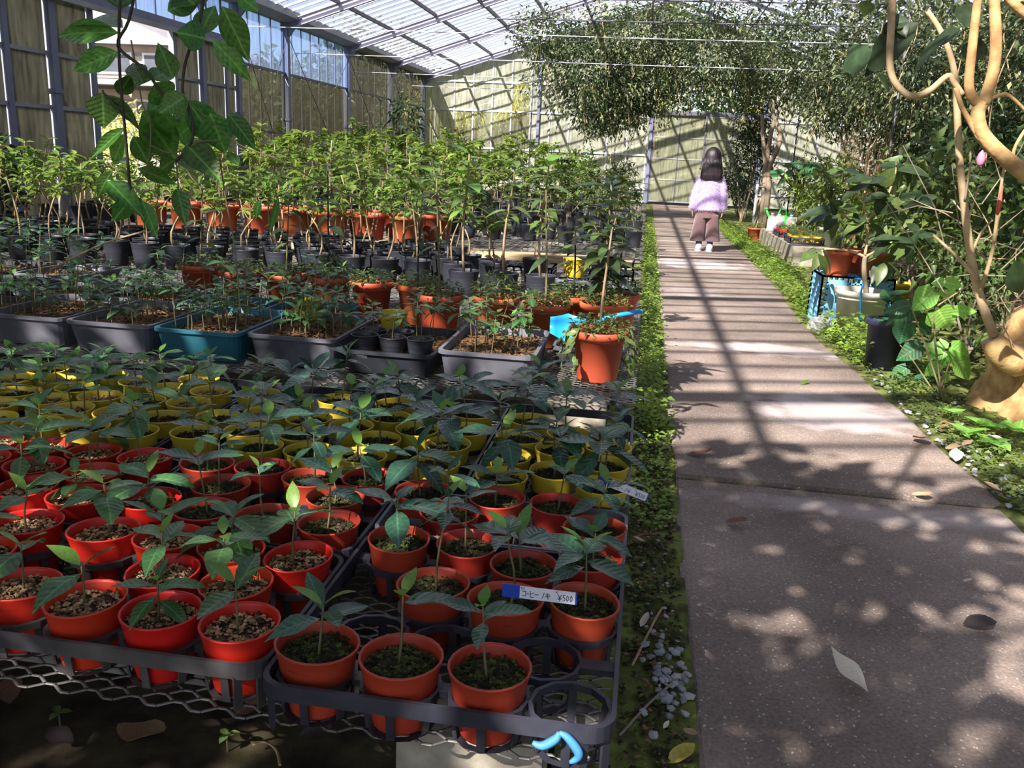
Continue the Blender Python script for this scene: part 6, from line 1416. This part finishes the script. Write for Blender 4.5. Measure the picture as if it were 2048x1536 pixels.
verge_weeds('small green weeds and moss on the strip between benches and path', 3600, lambda v, g: g.uniform(.03, PX0 - .005), 2.3, 20, .022, K['weed'], 401, .035)
verge_weeds('taller weeds on the left verge beside the middle benches', 2600, lambda v, g: .09 + g.normal(0, .035), 3.2, 14, .035, K['weed'], 402, .10)
verge_weeds('bright clover like weeds along the right path edge', 5200, lambda v, g: edge_x(v) + .02 + abs(g.normal(0, .16)), 5.8, 18, .032, K['weed'], 403, .05)
verge_weeds('low weeds on the gravel beside the caudex trunk', 2600, lambda v, g: edge_x(v) + .03 + abs(g.normal(0, .22)), 2.6, 5.8, .028, K['leaf_mid'], 404, .04)
verge_weeds('taller weeds round the crate and the white bucket', 1800, lambda v, g: edge_x(v) + .06 + abs(g.normal(0, .16)), 4.6, 7.2, .045, K['weed'], 405, .16)
verge_weeds('grass like weeds along the kerb', 1500, lambda v, g: 1.36 + abs(g.normal(0, .09)), 8.6, 15, .07, K['weed'], 406, .10, wr=.2)
verge_weeds('seedling weeds on the dark earth under the front bench', 90, lambda v, g: g.uniform(-1.0, 0), .55, 1.0, .02, K['leaf_mid'], 407, .01)
# fallen leaves, each one a thing
def fallen(px, py, Lpx, m, label, az, group=None, z=0.004, curl=.3, wr=.45, zz=0.0):
    p = onz(px, py, zz); dist = (p - CP).length; L = Lpx / F_PX * dist
    V, Fc = blade(1, wr, 8, .5, .35, -curl, .03); me = fast_mesh('fallen_leaf', V, Fc, m, True)
    o = link('fallen_leaf', me, None, mat4=orient((p.x, p.y, zz + z), (math.cos(az), math.sin(az), .04), (R.uniform(-.3, .3), R.uniform(-.3, .3), 1), L)); return tag(o, label, 'fallen leaf', group)
fallen(1735, 1395, 95, K['dry_pale'], 'curled pale dry leaf lying alone on the path', 2.2, z=.012, curl=.35, wr=.5)
fallen(1372, 912, 50, K['dry_leaf'], 'reddish brown dry leaf on the path edge', .1, wr=.4)
fallen(1450, 1045, 42, K['dry_leaf'], 'ragged brown dry leaf past the slab joint', -.3, wr=.7)
fallen(1925, 1250, 60, K['dry_dark'], 'dark rotten leaf flattened on the path', .2, z=.003, curl=.05, wr=.6)
fallen(1600, 770, 22, K['leaf_fresh'], 'small fresh green leaf on the sunlit path', .6)
fallen(1822, 990, 36, K['dry_tan'], 'tan dry leaf lying along the slab joint', -.5)
fallen(1335, 1530, 62, K['leaf_yellow'], 'large pale yellow leaf on the moss by the path corner', .6, wr=.7)
fallen(1925, 1165, 16, K['dry_pale'], 'tiny white leaf scrap on the path', .2)
for k, (px, py, L, m) in enumerate(((1280, 1265, 40, 'dry_pale'), (1365, 1470, 36, 'dry_tan'), (1300, 1095, 44, 'dry_tan'), (1310, 1275, 34, 'dry_leaf'), (1290, 1010, 40, 'dry_pale'), (1270, 1080, 50, 'dry_leaf'), (1295, 805, 30, 'dry_tan'), (1325, 1470, 20, 'dry_pale'))):
    fallen(px, py, L, K[m], 'dry leaf on the mossy verge beside the tray corner', R.uniform(0, 6), 'dry leaves on the left verge', z=.014)
for k, (px, py, L, m) in enumerate(((1350, 0, 0, 0),)): pass
for k, (px, py, L, m) in enumerate(((310, 1450, 110, 'dry_tan'), (470, 1440, 70, 'dry_leaf'), (20, 1420, 60, 'dry_leaf'), (150, 1500, 60, 'dry_dark'), (600, 1480, 60, 'dry_dark'))):
    fallen(px, py, L, K[m], 'dry leaf on the dark earth under the front bench', R.uniform(0, 6), 'dry leaves under the bench', z=.012, wr=.7)
for k, (px, py, L, m) in enumerate(((1880, 870, 40, 'dry_leaf'), (1830, 880, 50, 'dry_tan'), (1990, 870, 50, 'dry_tan'), (2030, 900, 50, 'dry_pale'), (1890, 905, 50, 'dry_tan'), (2020, 1000, 60, 'dry_tan'), (1910, 930, 40, 'dry_pale'))):
    fallen(px, py, L, K[m], 'dry leaf on the weedy verge below the caudex trunk', R.uniform(0, 6), 'dry leaves on the right verge', z=.014, wr=.6)
fallen(795, 1440, 40, K['dry_leaf'], 'brown dry leaf caught on the bench mesh in front of the corner tray', 1.4, zz=BENCH_Z, z=.012)
for k, (px, py) in enumerate(((120, 1450), (455, 1495))):
    p = onz(px, py, 0); t = thing('ground_sprout', 'tiny three leaved sprout on the dark earth before the bench', 'seedling', (p.x, p.y, -.005), 0, 'sprouts before the bench'); MB().tube([(0, 0, -.01), (0, 0, .03)], .0015, 5).obj('stem', K['stem_green'], t)
    for q in range(3): link('leaf', R.choice(U_mid), t, mat4=orient((0, 0, .03), sph(q * 2.1 + .4, .25), (0, 0, 1), .022, .014))
# blue cord knotted at the tray corner
twine_m = mat('blue_twine', (70, 134, 176), .5, .1, 20); p0 = ony(1065, 1485, .879); t = thing('blue_twine', 'scrap of light blue plastic strip knotted under the tray corner', 'twine', p0)
for pts in ([(1065, 1485), (1085, 1492), (1112, 1478), (1118, 1465)], [(1118, 1465), (1135, 1475), (1155, 1500), (1156, 1515), (1140, 1525)]):
    p = [q - p0 for q in smooth_path(pxpath(pts, .879))]; MB().tube(p, [.002 + .004 * math.sin(PI * (i + .6) / (len(p) + .2)) for i in range(len(p))], 6).obj('strip', twine_m, t, True)

for k, (px, y0) in enumerate((([(795, 1478), (830, 1455), (870, 1432)], 0), ([(505, 1490), (530, 1485), (552, 1500), (560, 1530)], 0), ([(1240, 1470), (1300, 1405), (1370, 1345)], 1), ([(100, 540), (200, 490), (290, 462)], 2), ([(1265, 1330), (1310, 1240), (1325, 1215)], 1))):
    pts = [onz(a_, b_, .008) for a_, b_ in px] if y0 < 2 else pxpath(px, 3.3); o_ = pts[0]
    t = thing('dry_twig', ('pale dry twig on the earth below the bench', 'bent dry twig on the dark earth before the bench', 'thin dry twig across the verge pebbles', 'long pale twig leaning over the box seedlings', 'short dry twig on the mossy verge')[k], 'twig', o_)
    MB().tube([q - o_ for q in smooth_path(pts)], .0025 if y0 < 2 else .004, 5).obj('shaft', K['dry_tan'] if k != 2 else K['twig_grey'], t)

# crumbs of moss and litter on the strip beside the front trays
rr = random.Random(21)
for nm, lb, m, cnt, s0, s1 in (('moss_clumps', 'small moss clumps on the strip beside the trays', K['moss'], 1500, .003, .009), ('leaf_litter', 'crumbled brown leaf litter on the strip beside the trays', K['dry_leaf'], 500, .002, .007)):
    mb = MB()
    for k in range(cnt): mb.ico((rr.uniform(.03, PX0 - .012), rr.uniform(.95, 3.4), rr.uniform(0, .005)), rr.uniform(s0, s1), .35, rr, (1, 1, .45))
    tag(mb.obj(nm, m), lb, 'moss' if nm[0] == 'm' else 'litter', None, 'stuff')
# ================================================================== THE GIRL
GX, GY = 0.74, 10.77
girl = thing('person', 'child in a fluffy lilac sweater and plum corduroy culottes standing on the path', 'person', (GX, GY, 0.0))
def ell(mb, c, r, n=14, m=9):
    V = []; Fc = []
    for i in range(m + 1):
        th = PI * i / m
        for k in range(n): a = 2 * PI * k / n; V.append((c[0] + r[0] * math.sin(th) * math.cos(a), c[1] + r[1] * math.sin(th) * math.sin(a), c[2] + r[2] * math.cos(th)))
    for i in range(m):
        for k in range(n): k2 = (k + 1) % n; Fc.append((i * n + k, (i + 1) * n + k, (i + 1) * n + k2, i * n + k2))
    mb.add(V, Fc)
def loft(mb, secs, n=20):
    """closed elliptical sections (cx, cy, z, rx, ry)"""
    V = []; Fc = []
    for (x, y, z, a, b) in secs:
        for k in range(n): t = 2 * PI * k / n; V.append((x + a * math.cos(t), y + b * math.sin(t), z))
    for i in range(len(secs) - 1):
        for k in range(n): k2 = (k + 1) % n; Fc.append((i * n + k, i * n + k2, (i + 1) * n + k2, (i + 1) * n + k))
    Fc.append(tuple(range(n - 1, -1, -1))); Fc.append(tuple((len(secs) - 1) * n + k for k in range(n))); mb.add(V, Fc)
def fused(name, mb, m, parent, voxel, smooth=6):
    """fuse overlapping pieces into one continuous skin"""
    o = mb.obj(name, m, None); r = o.modifiers.new('r', 'REMESH'); r.mode = 'VOXEL'; r.voxel_size = voxel; s = o.modifiers.new('s', 'SMOOTH'); s.iterations = smooth
    bpy.context.view_layer.update(); dg = bpy.context.evaluated_depsgraph_get(); me = bpy.data.meshes.new_from_object(o.evaluated_get(dg)); bpy.data.objects.remove(o)
    me.polygons.foreach_set('use_smooth', [True] * len(me.polygons)); me.materials.clear(); me.materials.append(m); return link(name, me, parent)
# body (faces +Y, away from the camera)
mb = MB()
ell(mb, (0, .0, 1.085), (.078, .092, .112)); ell(mb, (0, .03, 1.04), (.062, .068, .07)); ell(mb, (0, .098, 1.07), (.011, .016, .018), 8, 6)
for s in (-1, 1): ell(mb, (s * .078, -.005, 1.075), (.012, .02, .028), 8, 6); ell(mb, (s * .03, .083, 1.09), (.014, .01, .009), 8, 6)
ell(mb, (0, .09, 1.03), (.022, .012, .008), 8, 6)
mb.tube([(0, -.005, .86), (0, 0, 1.0)], [.05, .042], 12)
loft(mb, [(0, 0, .50, .105, .075), (0, 0, .58, .11, .08), (0, 0, .68, .098, .07), (0, 0, .80, .118, .075), (0, 0, .88, .12, .065), (0, 0, .93, .06, .05)])
for s in (-1, 1):
    mb.tube([(s * .06, 0, .56), (s * .062, .01, .33), (s * .062, -.008, .08)], [.062, .045, .03], 12); ell(mb, (s * .062, .03, .03), (.03, .07, .026))
    mb.tube([(s * .115, 0, .875), (s * .155, -.01, .69), (s * .172, .015, .50)], [.038, .03, .02], 10)
    h0 = Vector((s * .174, .018, .465)); ell(mb, h0, (.014, .03, .035), 10, 8)
    for k, (oy, ln) in enumerate(((-.022, .036), (-.008, .044), (.006, .046), (.02, .040))):
        a = h0 + Vector((0, oy, -.02)); mb.tube([a, a + Vector((-s * .004, .003, -ln * .5)), a + Vector((-s * .012, .008, -ln))], [.0075, .007, .0055], 7)
    a = h0 + Vector((-s * .004, .026, .0)); mb.tube([a, a + Vector((-s * .008, .014, -.018)), a + Vector((-s * .01, .014, -.036))], [.008, .0075, .006], 7)
fused('body', mb, K['skin'], girl, .006)
# sweater
mb = MB(); loft(mb, [(0, 0, .49, .158, .112), (0, 0, .52, .163, .115), (0, 0, .60, .155, .11), (0, 0, .72, .142, .102), (0, 0, .83, .132, .092), (0, 0, .90, .105, .075), (0, 0, .945, .055, .05)], 26)
for s in (-1, 1): mb.tube([(s * .095, 0, .875), (s * .14, -.01, .76), (s * .165, -.01, .63), (s * .175, .012, .52), (s * .175, .016, .49)], [.052, .05, .05, .044, .03], 14)
sw = fused('sweater', mb, K['sweater'], girl, .009, 4)
g = np.random.default_rng(6); me = sw.data; vc = np.zeros(len(me.vertices) * 3); vn = np.zeros(len(me.vertices) * 3); me.vertices.foreach_get('co', vc); me.vertices.foreach_get('normal', vn); vc = vc.reshape(-1, 3); vn = vn.reshape(-1, 3)
ix = g.integers(0, len(vc), 9000); pos = vc[ix] + g.normal(0, .003, (9000, 3)); dr = vn[ix] + g.normal(0, .55, (9000, 3)); V, Fq = leaf_cloud(pos, dr, g.normal(size=(9000, 3)), .017 * g.uniform(.5, 1.2, 9000), .0022)
stuff(link('wool_fuzz', fast_mesh('wool_fuzz', V, Fq, K['sweater']), sw))
# culottes
mb = MB(); loft(mb, [(0, 0, .40, .135, .095), (0, 0, .47, .13, .092), (0, 0, .56, .11, .08)], 24)
for s in (-1, 1): loft(mb, [(s * .092, 0, .125, .088, .088), (s * .088, 0, .20, .083, .083), (s * .078, 0, .32, .075, .082), (s * .07, 0, .44, .07, .085)], 22)
fused('culottes', mb, K['cord'], girl, .007, 2)
for s in (-1, 1):
    MB().lathe([(.034, .055), (.036, .09), (.038, .15), (.03, .16)], 14, (s * .065, -.006, 0)).obj('sock', K['sock'], girl, True)
    mb = MB(); ell(mb, (s * .067, .03, .036), (.042, .10, .036), 16, 10); ell(mb, (s * .065, -.03, .055), (.040, .045, .045), 14, 9); sh = fused('shoe', mb, K['shoe'], girl, .006, 3)
    loft_ = MB(); loft(loft_, [(s * .067, .025, .001, .043, .105), (s * .067, .025, .016, .045, .108)], 20); loft_.obj('sole', K['white_bar'], sh, True)
# hair: crown and a long fall down the back
mb = MB(); ell(mb, (0, -.008, 1.115), (.100, .106, .114), 24, 16)
loft(mb, [(.0, -.088, .84, .085, .012), (.0, -.088, .865, .108, .022), (.0, -.088, .90, .118, .032), (0, -.078, .96, .118, .045), (0, -.055, 1.02, .108, .065), (0, -.03, 1.08, .098, .088), (0, -.012, 1.13, .098, .102), (0, -.008, 1.18, .082, .088)], 26)
hair = fused('hair', mb, K['hair'], girl, .006, 4)
rr = random.Random(2); mb = MB()
for k in range(170):
    a = rr.uniform(PI - .2, 2 * PI + .2); e = rr.uniform(.0, .8); ca, sa = math.cos(a), math.sin(a); ze = rr.uniform(.83, .91); q = 1 + rr.uniform(.0, .06)
    p0 = Vector((.096 * ca * math.cos(e), -.008 + .102 * sa * math.cos(e), 1.112 + .108 * math.sin(e)))
    mb.tube([p0, (.104 * ca * q, -.03 + .085 * sa * q, 1.03), (.114 * ca * q, -.06 + .05 * sa * q, .95), (.115 * ca * q + rr.uniform(-.012, .012), -.075 + .03 * sa, ze)], [.003, .006, .006, .001], 5)
stuff(mb.obj('hair_locks', K['hair'], hair, True))
